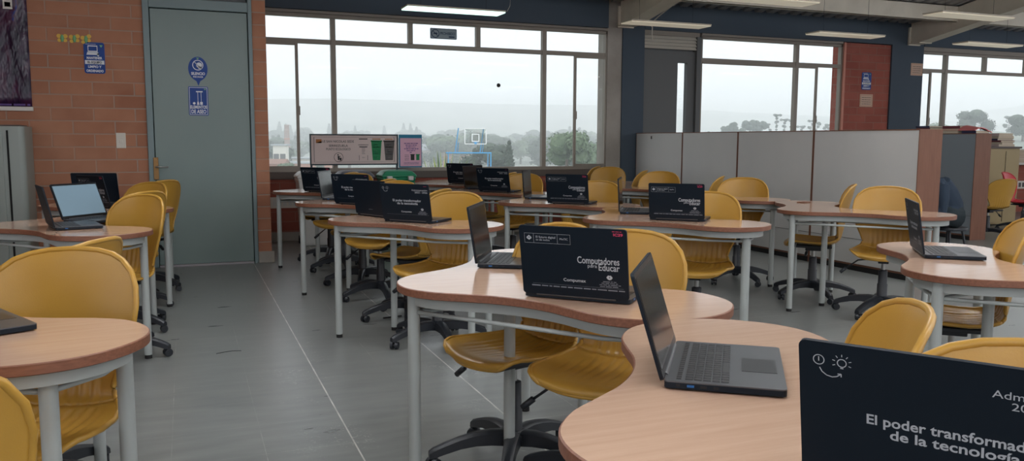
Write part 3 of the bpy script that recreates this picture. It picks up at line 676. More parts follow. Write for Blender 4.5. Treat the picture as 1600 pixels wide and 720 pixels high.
# ------------------------------------------------------------------ recycling stand by the window
def recycling():
    e = thing('recycling_sign_stand', 'wide framed recycling sign on legs standing before the big window', 'sign stand', (0, 0, 0))
    Y0 = 10.25; x0, x1, z0, z1 = 1.435, 2.50, .955, 1.305; t = .016
    m = MB(); m.box(x0-t, x0, Y0-.015, Y0+.015, z0-t, z1+t).box(x1, x1+t, Y0-.015, Y0+.015, z0-t, z1+t).box(x0, x1, Y0-.015, Y0+.015, z1, z1+t).box(x0, x1, Y0-.015, Y0+.015, z0-t, z0)
    bevel(m.build('sign_frame', M_['signframe'], e), .003)
    for x in (x0, x1):
        MB().box(x-.012, x+.012, Y0-.012, Y0+.012, 0.0, z0-t).box(x-.012, x+.012, Y0-.14, Y0+.12, 0, .02).build('leg', M_['signframe'], e)
    MB().box(x0, x1, Y0-.004, Y0+.006, z0, z1).build('sign_panel', M_['signpanel'], e)
    w, h = x1-x0, z1-z0
    F = Flat(lambda a, b: (x0+a*w, Y0-.0055, z0+b*h)); K = M_['inkgrey']
    F.outline(.03, .97, .06, .94, .006, K)
    F.rect(.055, .12, .73, .86, M_['inkorange']); F.poly([(.055, .73), (.12, .73), (.12, .80)], M_['inkdark'])
    F.text('I.E SAN NICOLAS SEDE', .31, .75, .11, K, 'CENTER', .36, .002, ); F.text('SERREZUELA', .31, .60, .11, K, 'CENTER', .22, .002); F.text('PUNTO ECOLOGICO', .31, .48, .11, K, 'CENTER', .28, .002)
    cx, cy, rx = .31, .23, .055
    FF = Flat(lambda a, b: (x0+cx*w+a, Y0-.0055, z0+cy*h+b)); FF.ring(0, 0, .058, .005, M_['inkdark']); FF.disc(-.006, .03, .009, M_['inkdark'])
    FF.poly([(-.012, .018), (.014, .016), (.006, -.035), (-.008, -.035)], M_['inkdark']); FF.poly([(.012, -.04), (.034, -.04), (.038, -.005), (.01, -.005)], M_['inkdark']); FF.line(0, .012, .03, .012, .006, M_['inkdark'])
    FF.build('litter_symbol', e)
    def bin_icon(c, col, txt, lidcol, open_=False):
        if not open_: F.poly([(c-.062, .80), (c+.062, .80), (c+.045, .12), (c-.045, .12)], col); F.rect(c-.068, c+.068, .78, .83, lidcol)
        else:
            F.rect(c-.06, c+.06, .66, .68, K); F.rect(c-.052, c+.052, .60, .615, K)
            F.rect(c-.052, c-.048, .12, .3, M_['inkdark']); F.rect(c+.048, c+.052, .12, .3, M_['inkdark'])
            for k in range(5): F.dashes(c-.02, c+.02, .35+k*.05, .02, K, k)
        F.dashes(c-.05, c+.05, .86, .05, M_['inkdark'] if open_ else M_['inkorange'], int(c*100))
        F.dashes(c-.035, c+.035, .66, .03, txt, 1); F.dashes(c-.045, c+.045, .58, .03, txt, 2)
        for k in range(3): F.dashes(c-.03, c+.03, .46-.06*k, .02, txt, k+4) if not open_ else None
        F.ring(c, .22, .022, .007, txt, 3)
    bin_icon(.60, None, M_['inkdark'], None, True); bin_icon(.755, M_['inkgreen'], M_['paper'], M_['inkgreen']); bin_icon(.905, M_['inkgrey'], M_['paper'], M_['inkdark'])
    F.build('sign_print', e)
    # pink poster
    e = thing('poster_board', 'pink poster on a blue foam backing fixed right of the recycling sign', 'poster', (0, 0, 0))
    x0, x1, z0, z1 = 2.525, 2.825, .905, 1.32; w, h = x1-x0, z1-z0
    bevel(MB().box(x0, x1, Y0-.014, Y0-.001, z0, z1).build('poster_backing', M_['posterblue'], e), .002)
    MB().box(x0+.015, x1-.01, Y0-.018, Y0-.014, z0+.015, z1-.045).build('poster_sheet', M_['posterpink'], e)
    F = Flat(lambda a, b: (x0+a*w, Y0-.0192, z0+b*h)); K = M_['inkpurple']
    for k, (a, b) in enumerate(((.22, .82), (.28, .76), (.3, .72), (.22, .84), (.32, .7), (.46, .58))): F.dashes(a, b, .72-.055*k, .035, K, k+11)
    F.rect(.5, .66, .22, .38, M_['inkdark']); F.rect(.48, .68, .38, .405, M_['inkdark']); F.rect(.74, .88, .22, .38, M_['inkgreen']); F.rect(.72, .9, .38, .405, M_['inkgreen'])
    for k in range(4): F.dashes(.24, .42, .22+.05*k, .02, M_['inkgrey'], k)
    for k in range(2): F.dashes(.2, .85, .1+.04*k, .02, M_['inkpurple'], k+3)
    F.build('poster_print', e)
    # bins
    def bin_(x, col, lidcol, label, white=False):
        b = thing('recycling_bin', label, 'bin', (x, 9.97, 0), 0, 'recycling bins in front of the sign stand')
        prof = MB(); n0, n1 = .155, .195
        vs = []
        for z, s in ((0.0, n0), (.03, n0+.005), (.74, n1), (.78, n1+.012), (.80, n1+.012)):
            for (sx, sy) in ((-1, -.85), (1, -.85), (1, .85), (-1, .85)): vs.append((sx*s, sy*s, z))
        fs = [(3, 2, 1, 0)]
        for j in range(4):
            for i in range(4): fs.append((4*j+i, 4*j+(i+1) % 4, 4*j+4+(i+1) % 4, 4*j+4+i))
        fs.append((16, 17, 18, 19)); bevel(prof.add(vs, fs).build('bin_body', col, b), .015, 3)
        l = MB(); vs = []
        for z, s in ((.80, .215), (.825, .215), (.87, .17), (.885, .12)):
            for (sx, sy) in ((-1, -.85), (1, -.85), (1, .85), (-1, .85)): vs.append((sx*s, sy*s, z))
        fs = [(3, 2, 1, 0), (12, 13, 14, 15)]
        for j in range(3):
            for i in range(4): fs.append((4*j+i, 4*j+(i+1) % 4, 4*j+4+(i+1) % 4, 4*j+4+i))
        bevel(l.add(vs, fs).build('bin_lid', lidcol, b), .012, 3)
        if white:
            for s in (-1, 1): bevel(MB().box(s*.13-.03, s*.13+.03, -.235, -.175, .765, .815).build('lid_hinge', M_['binwhite'], b), .005)
        MB().cyl((-.17, .15, .05), (.17, .15, .05), .05, n=16).build('wheel', M_['rubber'], b, auto=40)
    bin_(1.90, M_['bingrey'], M_['bingrey'], 'grey lidded recycling bin under the sign, left of the green one')
    bin_(2.42, M_['bingreen'], M_['bingreen'], 'green lidded recycling bin under the right end of the sign', True)
    bin_(1.42, M_['binwhite'], M_['binwhite'], 'white lidded recycling bin under the left end of the sign')
recycling()

# ------------------------------------------------------------------ bookcases acting as a partition
def bookcase(x, y0, y1, h, d, label, back, top=None, shelf_open=True):
    """back board faces -x"""
    e = thing('bookcase', label, 'bookcase', (x, y0, 0), 0, 'bookcases used as partitions')
    w = y1-y0; t = .010
    for y in (0.0, w-t): bevel(MB().box(0, d, y, y+t, .0, h).build('side_panel', M_['bookwood'], e), .0015)
    bevel(MB().box(-.001, d, t, w-t, h-t, h).build('top_panel', M_['bookwood'], e), .0015)
    b = MB().box(.002, .008, t, w-t, .07, h-t).build('back_board', back, e)
    MB().box(.012, d-.01, t, w-t, .05, .07).build('bottom_panel', M_['bookwood'], e)
    MB().box(.010, .022, t, w-t, 0, .05).build('plinth', M_['rubber'], e)
    MB().box(-.001, .004, t, w-t, .31, .314).build('board_joint', M_['inkgrey'], b)
    for z in (.48, .9): MB().box(.01, d-.01, t, w-t, z, z+t).build('shelf', M_['bookwood'], e)
    return e
PX = 6.035
bookcase(PX, 5.45, 6.765, 1.365, .275, 'brown edged bookcase nearest the camera, its pale back turned to the tables', M_['board'])
bookcase(PX, 6.775, 8.02, 1.365, .275, 'second bookcase of the pale row, between the nearest and the third', M_['board'])
bookcase(PX, 8.03, 9.18, 1.365, .275, 'third bookcase of the pale row, one short of the dark column', M_['board'])
bookcase(PX, 9.19, 10.37, 1.365, .275, 'farthest bookcase of the pale row, touching the dark column', M_['board'])
c = MB().box(-.006, 0, -.012, .012, -.02, .02).build('keyhole_plate', M_['inkgrey']); c.location = (PX-.001, 9.95, 1.30); tag(c, 'tiny dark lock plate at the top of the farthest pale bookcase', 'lock')
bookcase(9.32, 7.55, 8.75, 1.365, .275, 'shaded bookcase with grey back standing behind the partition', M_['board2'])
def cabinet_far():
    e = thing('tall_cabinet', 'tan cabinet standing under the right window behind the shaded bookcase', 'cabinet', (11.52, 9.0, 0))
    bevel(MB().box(-.35, .28, -.2, .2, .02, 1.16).build('cabinet_body', M_['tan'], e), .004)
    bevel(MB().box(-.37, .30, -.22, .22, 1.16, 1.19).build('cabinet_top', M_['band'], e), .003)
    MB().box(-.02, -.015, -.205, -.2, .06, 1.12).build('door_gap', M_['darkgap'], e)
cabinet_far()
def books(x, y, z, n, label, group, w=.3, d=.22, seed=1):
    r = random.Random(seed); zz = z
    names = ('lowest', 'second from the bottom', 'third from the bottom', 'fourth from the bottom', 'fifth from the bottom', 'sixth from the bottom', 'seventh from the bottom')
    for k in range(n):
        t = r.uniform(.022, .045); ms = [M_['bookA'], M_['bookB'], M_['bookC'], M_['cardbeige'], M_['signpanel']]; mc = ms[r.randrange(5)]
        top = k == n-1
        e = thing('book', '%s book %s' % ('topmost' if top else names[k], label), 'book', (x+r.uniform(-.015, .015), y+r.uniform(-.015, .015), zz), r.uniform(-.15, .15), group)
        MB().box(-w/2, w/2, -d/2, d/2, 0, .003).box(-w/2, w/2, -d/2, d/2, t-.003, t).box(-w/2, -w/2+.004, -d/2, d/2, 0, t).build('cover', mc, e)
        MB().box(-w/2+.006, w/2-.008, -d/2+.006, d/2-.006, .003, t-.003).build('pages', M_['bookC'], e)
        zz += t+.0005
books(9.47, 8.38, 1.365, 3, 'in the pale stack lying on the shaded bookcase', 'books in the pale stack', .26, .24, 5)
books(9.47, 7.98, 1.365, 3, 'in the dark stack lying on the shaded bookcase', 'books in the dark stack', .26, .24, 9)
books(11.62, 9.0, 1.19, 6, 'in the untidy stack on the tan cabinet', 'books on the tan cabinet', .3, .24, 12)
books(13.75, 10.32, .90, 7, 'in the stack on the sill of the right window', 'books on the right window sill', .34, .22, 21)
p = MB().grid([[(9.33+.05*i, 7.58+.05*j, 1.40+.012*i*(j/5.0)+.03*math.sin(i*.7)) for i in range(7)] for j in range(6)])
p = p.build('pink_folder', M_['pink']); s = p.modifiers.new('s', 'SOLIDIFY'); s.thickness = .01; s.offset = 1; tag(p, 'curled pink folder lying at the near end of the shaded bookcase', 'folder')
books(9.47, 7.70, 1.365, 1, 'lying under the curled pink folder', None, .26, .2, 33)
s_ = struct(MB().box(11.5, 16.9, YW-.22, YW, .86, .898).build('window_sill_ledge', M_['paper']))
v = MB().box(12.2, 14.5, YW-.012, YW, .42, .56, M_['paper'])
for k in range(24): v.box(12.24+k*.093, 12.30+k*.093, YW-.0135, YW-.012, .45, .53, M_['inkgrey'])
tag(v.build('wall_vent'), 'white perforated vent strip on the brick under the far right window', 'vent')

# ------------------------------------------------------------------ tables
OUT = [(-.255, 0), (-.235, .10), (-.17, .185), (-.085, .245), (0.0, .305), (.075, .385), (.13, .475), (.165, .57), (.205, .665), (.285, .755), (.40, .795), (.515, .785), (.615, .725), (.685, .63),
       (.70, .52), (.665, .41), (.59, .335), (.49, .275), (.405, .205), (.345, .11)]
OUT = OUT+[(.325, 0)]+[(x, -y) for x, y in OUT[:0:-1]]
def catmull(P, n=5):
    out = []; k = len(P)
    for i in range(k):
        p0, p1, p2, p3 = P[i-1], P[i], P[(i+1) % k], P[(i+2) % k]
        for j in range(n):
            t = j/n
            out.append(tuple(0.5*((2*p1[a])+(-p0[a]+p2[a])*t+(2*p0[a]-5*p1[a]+4*p2[a]-p3[a])*t*t+(-p0[a]+3*p1[a]-3*p2[a]+p3[a])*t**3) for a in (0, 1)))
    return out
OUTL = catmull(OUT)[::-1]
if sum(OUTL[i-1][0]*OUTL[i][1]-OUTL[i][0]*OUTL[i-1][1] for i in range(len(OUTL))) < 0: OUTL = OUTL[::-1]
def inset(P, d):
    r = []; n = len(P)
    for i in range(n):
        a = Vector(P[i-1]); b = Vector(P[(i+1) % n]); t = (b-a).normalized(); r.append((P[i][0]-t.y*d, P[i][1]+t.x*d))
    return r
LEGS = [(-.205, -.03), (.17, .045), (.455, -.70), (.645, -.47), (.455, .70), (.645, .47)]
def make_table():
    e = thing('trefoil_table', 'x', 'table')
    n = len(OUTL); m = MB()
    rings = [(inset(OUTL, .003), .722), (OUTL, .7245), (OUTL, .7475), (inset(OUTL, .0035), .75)]
    vs = []; 
    for P, z in rings: vs += [(x, y, z) for x, y in P]
    m.add(vs, [(j*n+i, j*n+(i+1) % n, (j+1)*n+(i+1) % n, (j+1)*n+i) for j in range(3) for i in range(n)]+[tuple(range(n-1, -1, -1))], M_['ply'])
    top = inset(OUTL, .0035); m.add([(x, y, .75) for x, y in top], [tuple(range(n))], M_['tabletop'])
    m.build('tabletop', None, e, auto=50)
    # apron: curved steel band under the top
    a = MB(); P = inset(OUTL, .045); Q = inset(OUTL, .049)
    vs = [(x, y, .682) for x, y in P]+[(x, y, .7215) for x, y in P]+[(x, y, .7215) for x, y in Q]+[(x, y, .682) for x, y in Q]
    a.add(vs, [(j*n+i, j*n+(i+1) % n, ((j+1) % 4)*n+(i+1) % n, ((j+1) % 4)*n+i) for j in range(4) for i in range(n)])
    a.build('apron', M_['frame'], e, auto=50)
    for x, y in LEGS:
        l = MB().cyl((x, y, .022), (x, y, .7215), .0215, n=20).build('leg', M_['frame'], e, auto=40)
        MB().cyl((x, y, 0), (x, y, .022), .0195, n=16).build('rubber_foot', M_['rubber'], l, auto=40)
    z = .655
    paths = [[LEGS[0], (-.04, -.22), (.13, -.42), (.27, -.58), LEGS[2]], [LEGS[0], (-.04, .22), (.13, .42), (.27, .58), LEGS[4]],
             [LEGS[0], (.0, .0), LEGS[1]], [LEGS[2], (.58, -.60), LEGS[3]], [LEGS[4], (.58, .60), LEGS[5]],
             [LEGS[3], (.5, -.37), (.36, -.22), LEGS[1]], [LEGS[5], (.5, .37), (.36, .22), LEGS[1]]]
    for p in paths: MB().tube([(x, y, z) for x, y in p], .0085, 8, flat=.9).build('rack_rail', M_['frame'], e, smooth=True)
    return e

# ------------------------------------------------------------------ chairs
def lerp_tab(T, t):
    for (a, *va), (b, *vb) in zip(T, T[1:]):
        if t <= b: 
            k = (t-a)/(b-a); k = k*k*(3-2*k) if False else k
            return [x+(y-x)*k for x, y in zip(va, vb)]
    return list(T[-1][1:])
PROF = [  # t, y, z, half width
 (0, -.218, .424, .130), (.03, -.225, .434, .165), (.06, -.219, .445, .188), (.10, -.195, .452, .205), (.2, -.12, .447, .222), (.3, -.04, .441, .226), (.4, .05, .437, .216), (.47, .12, .441, .195),
 (.52, .165, .455, .172), (.56, .19, .478, .158), (.60, .202, .51, .152), (.66, .213, .565, .168), (.72, .226, .63, .198), (.78, .240, .693, .219), (.84, .256, .763, .228), (.89, .269, .816, .221), (.93, .279, .858, .199), (.96, .286, .888, .164), (.98, .291, .904, .125), (.993, .294, .913, .075), (1.0, .295, .916, .02)]
def shell_point(t, u):
    y, z, w = lerp_tab(PROF, t)
    x = u*w
    if t < .5: z += .028*(abs(u)**2.4)*min(1, t*5+.2) ; y += .03*(u*u)*(1 if t < .06 else max(0, 1-(t-.06)*9))
    else:
        k = min(1, (t-.5)/.15); y -= .055*(u*w/.226)**2*k*1.25; z += .028*(abs(u)**2.4)*(1-k)
    # moulded ribs across the bend
    if .13 < t < .74 and abs(u) < .80:
        amp = (.0016 if t < .32 else .0032)*min(1, (t-.13)/.08)*min(1, (.74-t)/.06)*min(1, (.80-abs(u))/.1); s = amp*math.sin(x*2*PI/.034)
        if t < .5: z -= s
        else: y += s
    return (x, y, z)
def make_shell(e, material):
    ts = [0, .015, .03, .045, .06, .08, .1, .13, .16, .2, .24, .28, .30, .33, .36, .4, .43, .46, .49, .51, .53]
    tb = [.53, .545, .56, .58, .6, .63, .66, .69, .72, .75, .78, .81, .84, .865, .89, .91, .93, .945, .96, .97, .98, .987, .993, .998, 1.0]
    us = [-1+2*i/44 for i in range(45)]
    parts = []
    for name, T in (('seat', ts), ('backrest', tb)):
        m = MB(); g = [[shell_point(t, u) for u in us] for t in T]; m.grid(g)
        k = m
        o = k.build(name, material, e, smooth=True)
        s = o.modifiers.new('s', 'SOLIDIFY'); s.thickness = .008; s.offset = 0
        # rolled rim, kept in the same part
        if name == 'seat': rim = [shell_point(t, -1) for t in T[::-1]]+[shell_point(0, u) for u in us[2:-2:3]]+[shell_point(t, 1) for t in T]
        else: rim = [shell_point(t, -1) for t in T]+[shell_point(1, u) for u in us[8:-8:8]]+[shell_point(t, 1) for t in T[::-1]]
        rm = MB().tube(rim, .0085, 8).build('rim', material, o, smooth=True)
    return e
def make_chair(material, label='x', armrest=False):
    e = thing('swivel_chair', label, 'chair')
    make_shell(e, material)
    B = M_['blackpl']
    m = MB().box(-.095, .095, -.13, .13, .408, .428).box(-.11, .11, -.16, -.135, .412, .43).box(-.11, .11, .115, .14, .412, .43).box(-.035, .035, -.06, .06, .38, .408)
    bevel(m.build('seat_mechanism', B, e), .004)
    l = MB().tube([(-.08, -.02, .405), (-.17, -.04, .395), (-.245, -.055, .335)], .0055, 6).tube([(-.245, -.055, .335), (-.285, -.065, .30)], .012, 8)
    l.build('height_lever', B, e, smooth=True)
    MB().lathe([(.038, .085), (.038, .12), (.035, .125), (.035, .225), (.031, .23), (.030, .325), (.02, .33)]).build('column_cover', B, e, auto=40)
    MB().cyl((0, 0, .325), (0, 0, .39), .014, n=14).build('gas_rod', M_['chrome'], e, auto=40)
    st = MB(); st.lathe([(.03, .075), (.052, .08), (.055, .12), (.045, .135), (.034, .14)])
    tips = []
    for k in range(5):
        a = R(90+72*k+9); ca, sa = math.cos(a), math.sin(a); vs = []
        for r, zt, h, w in ((.03, .136, .056, .033), (.09, .140, .054, .030), (.15, .134, .048, .026), (.21, .120, .042, .024), (.27, .100, .038, .023), (.315, .082, .034, .022), (.33, .072, .026, .018)):
            for dx, z in ((-w, zt-h), (w, zt-h), (w*.9, zt-.008), (w*.45, zt), (-w*.45, zt), (-w*.9, zt-.008)):
                vs.append((r*ca-dx*sa, r*sa+dx*ca, z))
        fs = [(5, 4, 3, 2, 1, 0), (36, 37, 38, 39, 40, 41)]
        for j in range(6):
            for i in range(6): fs.append((6*j+i, 6*j+(i+1) % 6, 6*j+6+(i+1) % 6, 6*j+6+i))
        st.add(vs, fs); tips.append((.305*ca, .305*sa, a))
    st.build('star_base', B, e, auto=35)
    for (x, y, a) in tips:
        cm = MB(); d = Vector((-math.sin(a+.7), math.cos(a+.7), 0)); f = Vector((math.cos(a+.7), math.sin(a+.7), 0))
        c0 = Vector((x, y, .0245))+f*.012
        for s in (-1, 1): cm.cyl(c0+d*s*.007, c0+d*s*.024, .0245, .022, n=16)
        cm.cyl(c0-d*.007, c0+d*.007, .012, n=8); cm.cyl((x, y, .03), (x, y, .056), .009, n=8)
        hood = []
        cm.build('caster', B, e, auto=40)
    return e

# ------------------------------------------------------------------ laptops
LW, LD, LH = .348, .238, .226
def lid_print(o, kind):
    parts = {}
    def G(n):
        if n not in parts: parts[n] = Flat(lambda a, b: (LW/2-a*LW, .0066, LH*(1-b)+.004))
        return parts[n]
    P = M_['print']
    def text(n, t, x, y, h, align, w, mm=P, bold=.0):
        # x, y as fractions from the top left of the lid back; h letter height in m
        vs, fs = text_geo(t, h/.72, 'LEFT', bold)
        x0 = min(v[0] for v in vs); x1 = max(v[0] for v in vs); k = w*LW/(x1-x0); off = {'LEFT': 0, 'CENTER': -.5, 'RIGHT': -1}[align]*w*LW
        G(n).mb.add([(LW/2-(x*LW+off+(a-x0)*k), .0066, LH*(1-y)+.004+b) for a, b in vs], fs, mm)
    if kind == 'educar':
        F = G('ministry_logo')
        for (a, b, c, d) in ((.05, .485, .125, .128), (.05, .485, .262, .265), (.05, .052, .125, .265), (.137, .139, .125, .265), (.363, .365, .125, .265), (.483, .485, .125, .265)): F.rect(a, b, c, d, P)
        F.ring(.094, .19, .024, .013, P, 18); F.disc(.094, .205, .010, P, 12, .018); F.disc(.094, .165, .008, P, 12, .010)
        text('ministry_logo', 'El futuro digital', .16, .19, .0075, 'LEFT', .185); text('ministry_logo', 'es de todos', .16, .228, .0068, 'LEFT', .13); text('ministry_logo', 'MinTIC', .424, .205, .0066, 'CENTER', .075)
        text('slogan_lettering', 'Computadores', .925, .52, .0225, 'RIGHT', .385, bold=.0004); text('slogan_lettering', 'para', .72, .575, .0115, 'RIGHT', .085); text('slogan_lettering', 'Educar', .925, .61, .022, 'RIGHT', .19, bold=.0004)
        text('number_sticker', 'IC29', .965, .11, .0085, 'RIGHT', .085, M_['printred'], .0003); G('number_sticker').dashes(.87, .96, .045, .012, M_['printred'], 4)
    elif kind == 'poder':
        Q = P
        G2 = parts['idea_icon'] = Flat(lambda x, y: (LW/2-x, .0066, LH+.004-y))
        G2.ring(.026, .030, .0075, .0012, Q); G2.line(.026, .0255, .026, .032, .0014, Q)
        G2.ring(.0555, .031, .0062, .0012, Q); G2.line(.0535, .0385, .0575, .0385, .0014, Q)
        for k in range(7):
            a = R(160+k*36.7); G2.line(.0555+.009*math.cos(a), .031+.009*math.sin(a), .0555+.0125*math.cos(a), .031+.0125*math.sin(a), .001, Q)
        pts = [(.027, .041), (.030, .047), (.036, .0515), (.043, .053), (.049, .0515), (.0545, .047)]
        for a, b in zip(pts, pts[1:]): G2.line(a[0], a[1], b[0], b[1], .0013, Q)
        G2.line(.0545, .047, .0545, .0515, .0013, Q); G2.line(.0545, .047, .050, .0475, .0013, Q)
        text('administration_lettering', 'Administración', .965, .20, .0105, 'RIGHT', .31); text('administration_lettering', '2022 - 2026', .965, .262, .0105, 'RIGHT', .25)
        text('slogan_lettering', 'El poder transformador', .535, .50, .0145, 'CENTER', .575, bold=.0004); text('slogan_lettering', 'de la tecnología', .54, .58, .0145, 'CENTER', .42, bold=.0004)
        G('number_sticker').dashes(.9, .965, .07, .012, M_['printred'], 4)
    if kind in ('educar', 'poder'):
        text('maker_lettering', 'Compumax', .505, .80, .0105, 'CENTER', .21, bold=.0002)
        E_ = G('round_emblem'); E_.ring(.83, .705, .027, .0155, P, 20)
        for (a, b, c, d) in ((.8145, .8265, .675, .735), (.8335, .8455, .675, .735), (.8265, .8335, .712, .720), (.8265, .8335, .728, .74)): E_.rect(a, b, c, d, P)
        for k, (a, b) in enumerate(((.77, .89), (.755, .905), (.735, .93), (.74, .92))): E_.dashes(a, b, .762+k*.024, .014, M_['printdim'], k+2)
        C_ = G('contact_line'); C_.rect(.10, .955, .858, .8605, M_['printdim'])
        if kind == 'educar': C_.dashes(.09, .965, .883, .022, M_['printdim'], 6)
    else: G('maker_lettering').rect(.42, .54, .86, .868, M_['printdim'])
    for n, F in parts.items(): F.build(n, o)
def make_laptop(kind, tilt=14, screen='screen', keys='keys', white=False):
    e = thing('laptop', 'x', 'laptop')
    b = MB()
    b.rbox(-LW/2, LW/2, -LD, 0, .004, .016, .010, M_['laptop']).rbox(-LW/2, LW/2, -LD, 0, .016, .0185, .010, M_['deckgrey'])
    base = b.build('base', None, e, auto=40)
    ft = MB()
    for x in (-.13, .13):
        for y in (-.03, -.21): ft.cyl((x, y, 0), (x, y, .0045), .008, n=10)
    ft.build('rubber_feet', M_['rubber'], base, auto=40)
    k = MB(); rows = 6; x0, x1 = -.158, .158; y0 = -.022; rh = .0178
    for r in range(rows):
        y = y0-r*rh; n = 18 if r else 20; w = (x1-x0)/n; i = 0.0
        skip = 0
        c = 0
        while c < n:
            sp = 1
            if r == 5 and c == 4: sp = 5
            elif r in (1, 2, 3, 4) and c == 0: sp = 1
            elif r in (3, 4) and c == 12: sp = 2
            kx0 = x0+c*w+.0011; kx1 = x0+(c+sp)*w-.0011; ky1 = y-.001; ky0 = y-(rh*.7 if r == 0 else rh)+.0011
            k.add([(kx0, ky0, .0186), (kx1, ky0, .0186), (kx1, ky1, .0186), (kx0, ky1, .0186), (kx0+.0008, ky0+.0008, .0202), (kx1-.0008, ky0+.0008, .0202), (kx1-.0008, ky1-.0008, .0202), (kx0+.0008, ky1-.0008, .0202)],
                  [(4,5,6,7),(0,1,5,4),(1,2,6,5),(2,3,7,6),(3,0,4,7)], M_[keys])
            c += sp
    k.build('keyboard', None, base)
    MB().box(-.060, .050, -.224, -.152, .0185, .0190).build('touchpad', mat('touchpad', srgb(40, 42, 46), .28) if 'touchpad' not in D.materials else D.materials['touchpad'], base)
    pt = MB()
    for s, xs in ((-1, -LW/2-.0004), (1, LW/2+.0004)):
        xa, xb = sorted((xs, xs-s*.003))
        pt.box(xa, xb, -.06, -.046, .008, .013, M_['usb']).box(xa, xb, -.085, -.072, .008, .013, M_['rubber']).box(xa, xb, -.108, -.098, .008, .013, M_['rubber']).box(xa, xb, -.032, -.024, .008, .014, M_['rubber'])
    pt.build('side_ports', None, base)
    MB().cyl((-.13, .001, .0165), (.13, .001, .0165), .0065, n=12).build('hinge', M_['deckgrey'], base, auto=40)
    T = Matrix.Rotation(R(90), 4, 'X')
    m = MB().rbox(-LW/2, LW/2, 0, LH, -.0065, 0, .009, M_['laptop'], T=T)   # after rotation the slab spans y 0 .. .0065
    lid = m.build('lid', None, e, auto=40, loc=(0, .001, .0175), rot=(R(-tilt), 0, 0))
    bz = MB().rbox(-LW/2+.003, LW/2-.003, .003, LH-.003, 0.0, .0012, .007, M_['screenmatte'], T=T); bz.build('bezel', None, lid)
    MB().box(-LW/2+.010, LW/2-.010, -.0018, -.0011, .020, LH-.013).build('screen', M_[screen], lid)
    if kind: lid_print(lid, kind)
    return e

# ------------------------------------------------------------------ place the furniture
TB = make_table(); CHR = make_chair(M_['yellow'])
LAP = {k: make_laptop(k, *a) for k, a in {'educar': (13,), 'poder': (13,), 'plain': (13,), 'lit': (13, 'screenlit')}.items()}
index_children()
SRC = {o.name: o for o in (TB, CHR, *LAP.values())}
GT = 'three lobed computer tables'
TABLES = [
 ('A1', .82, 1.15, 0, 'wood topped table nearest the camera, at the bottom right, holding two laptops'),
 ('A2', .93, 2.76, -4, 'three lobed wooden table in the centre foreground under the Computadores laptop'),
 ('A3', 1.08, 5.20, 0, 'three lobed table along the aisle, next one behind the centre foreground table'),
 ('A4', 1.065, 6.74, 0, 'three lobed table along the aisle, second from the window wall'),
 ('A5', 1.04, 8.28, 0, 'three lobed table along the aisle nearest the recycling sign'),
 ('B0', 2.87, 2.31, 0, 'three lobed table at the right edge with one open laptop and glossy reflection'),
 ('B1', 2.65, 4.72, 0, 'three lobed table in the middle of the room with laptops facing both ways'),
 ('B2', 2.64, 6.26, 0, 'three lobed table behind the middle one, second of the middle row'),
 ('B3', 2.62, 7.80, 0, 'three lobed table third back in the middle row, before the big window'),
 ('B4', 2.62, 9.30, 0, 'three lobed table farthest back in the middle row, right of the bins'),
 ('C1', 4.33, 4.84, 0, 'empty three lobed table beside the pale bookcases, nearest of its row'),
 ('C2', 4.22, 6.40, 0, 'empty three lobed table beside the pale bookcases, second of its row'),
 ('C3', 4.30, 7.95, 0, 'empty three lobed table beside the pale bookcases, third of its row'),
 ('C4', 4.48, 9.45, 0, 'empty three lobed table in the corner by the window and first dark column'),
 ('W1', -.89, 2.77, 10, 'three lobed table at the bottom left edge with a dark laptop corner on it'),
 ('W2', -.88, 5.52, 0, 'three lobed table at the left with a laptop seen from its side'),
 ('W3', -.79, 7.06, 0, 'three lobed table at the left nearest the brick wall and locker'),
]
TP = {}
for n, x, y, r, lab in TABLES:
    place(TB, (x, y, 0), R(r), lab, GT); TP[n] = (x, y, r)
GC = 'yellow swivel chairs'
def chair_rel(tn, which, label, dx=0, dy=0, da=0, src=None):
    x, y, r = TP[tn]; s = 1 if which == 'Q' else -1
    rx, ry = .35+dx, s*.36+dy; a = R(r); wx = x+rx*math.cos(a)-ry*math.sin(a); wy = y+rx*math.sin(a)+ry*math.cos(a)
    f = (137 if which == 'Q' else 223)+r+da
    return place(src or CHR, (wx, wy, 0), R(f+90), label, GC)
def chair_at(x, y, f, label): return place(CHR, (x, y, 0), R(f+90), label, GC)
chair_rel('A2', 'P', 'yellow chair behind the lid of the centre foreground laptop', .03, -.08+.16-.0, 0) if False else chair_at(1.33, 2.47, 222, 'yellow chair behind the lid of the centre foreground laptop')
chair_at(1.15, 2.87, 198, 'yellow chair under the left side of the centre foreground table, ribbed seat in view')
chair_rel('A3', 'P', 'yellow chair behind the laptop lettered El poder on the next aisle table')
chair_rel('A3', 'Q', 'yellow chair with its seat sticking out left under the second aisle table')
chair_rel('A4', 'P', 'yellow chair whose top shows above a plain laptop lid in the aisle row')
chair_rel('A4', 'Q', 'yellow chair pushed under the far side of the third aisle table')
chair_rel('A5', 'P', 'yellow chair at the aisle table nearest the bins, its top just in view')
chair_rel('A5', 'Q', 'yellow chair at the far side of the aisle table nearest the bins')
chair_rel('B1', 'P', 'yellow chair behind the Computadores laptop on the middle table')
chair_rel('B1', 'Q', 'yellow chair behind the thin edge on laptop at the middle table')
chair_rel('B2', 'P', 'yellow chair behind the laptop lid of the second middle row table')
chair_rel('B2', 'Q', 'yellow chair at the far side of the second middle row table')
chair_rel('B3', 'P', 'yellow chair with round back seen under the big window')
chair_rel('B3', 'Q', 'yellow chair half hidden between two laptops below the big window')
chair_rel('C1', 'P', 'yellow chair with its broad back toward the nearest pale bookcase')
chair_rel('C1', 'Q', 'yellow chair seen from its side at the nearest empty table')
chair_rel('C2', 'P', 'yellow chair with a broad back against the seam of the pale bookcases')
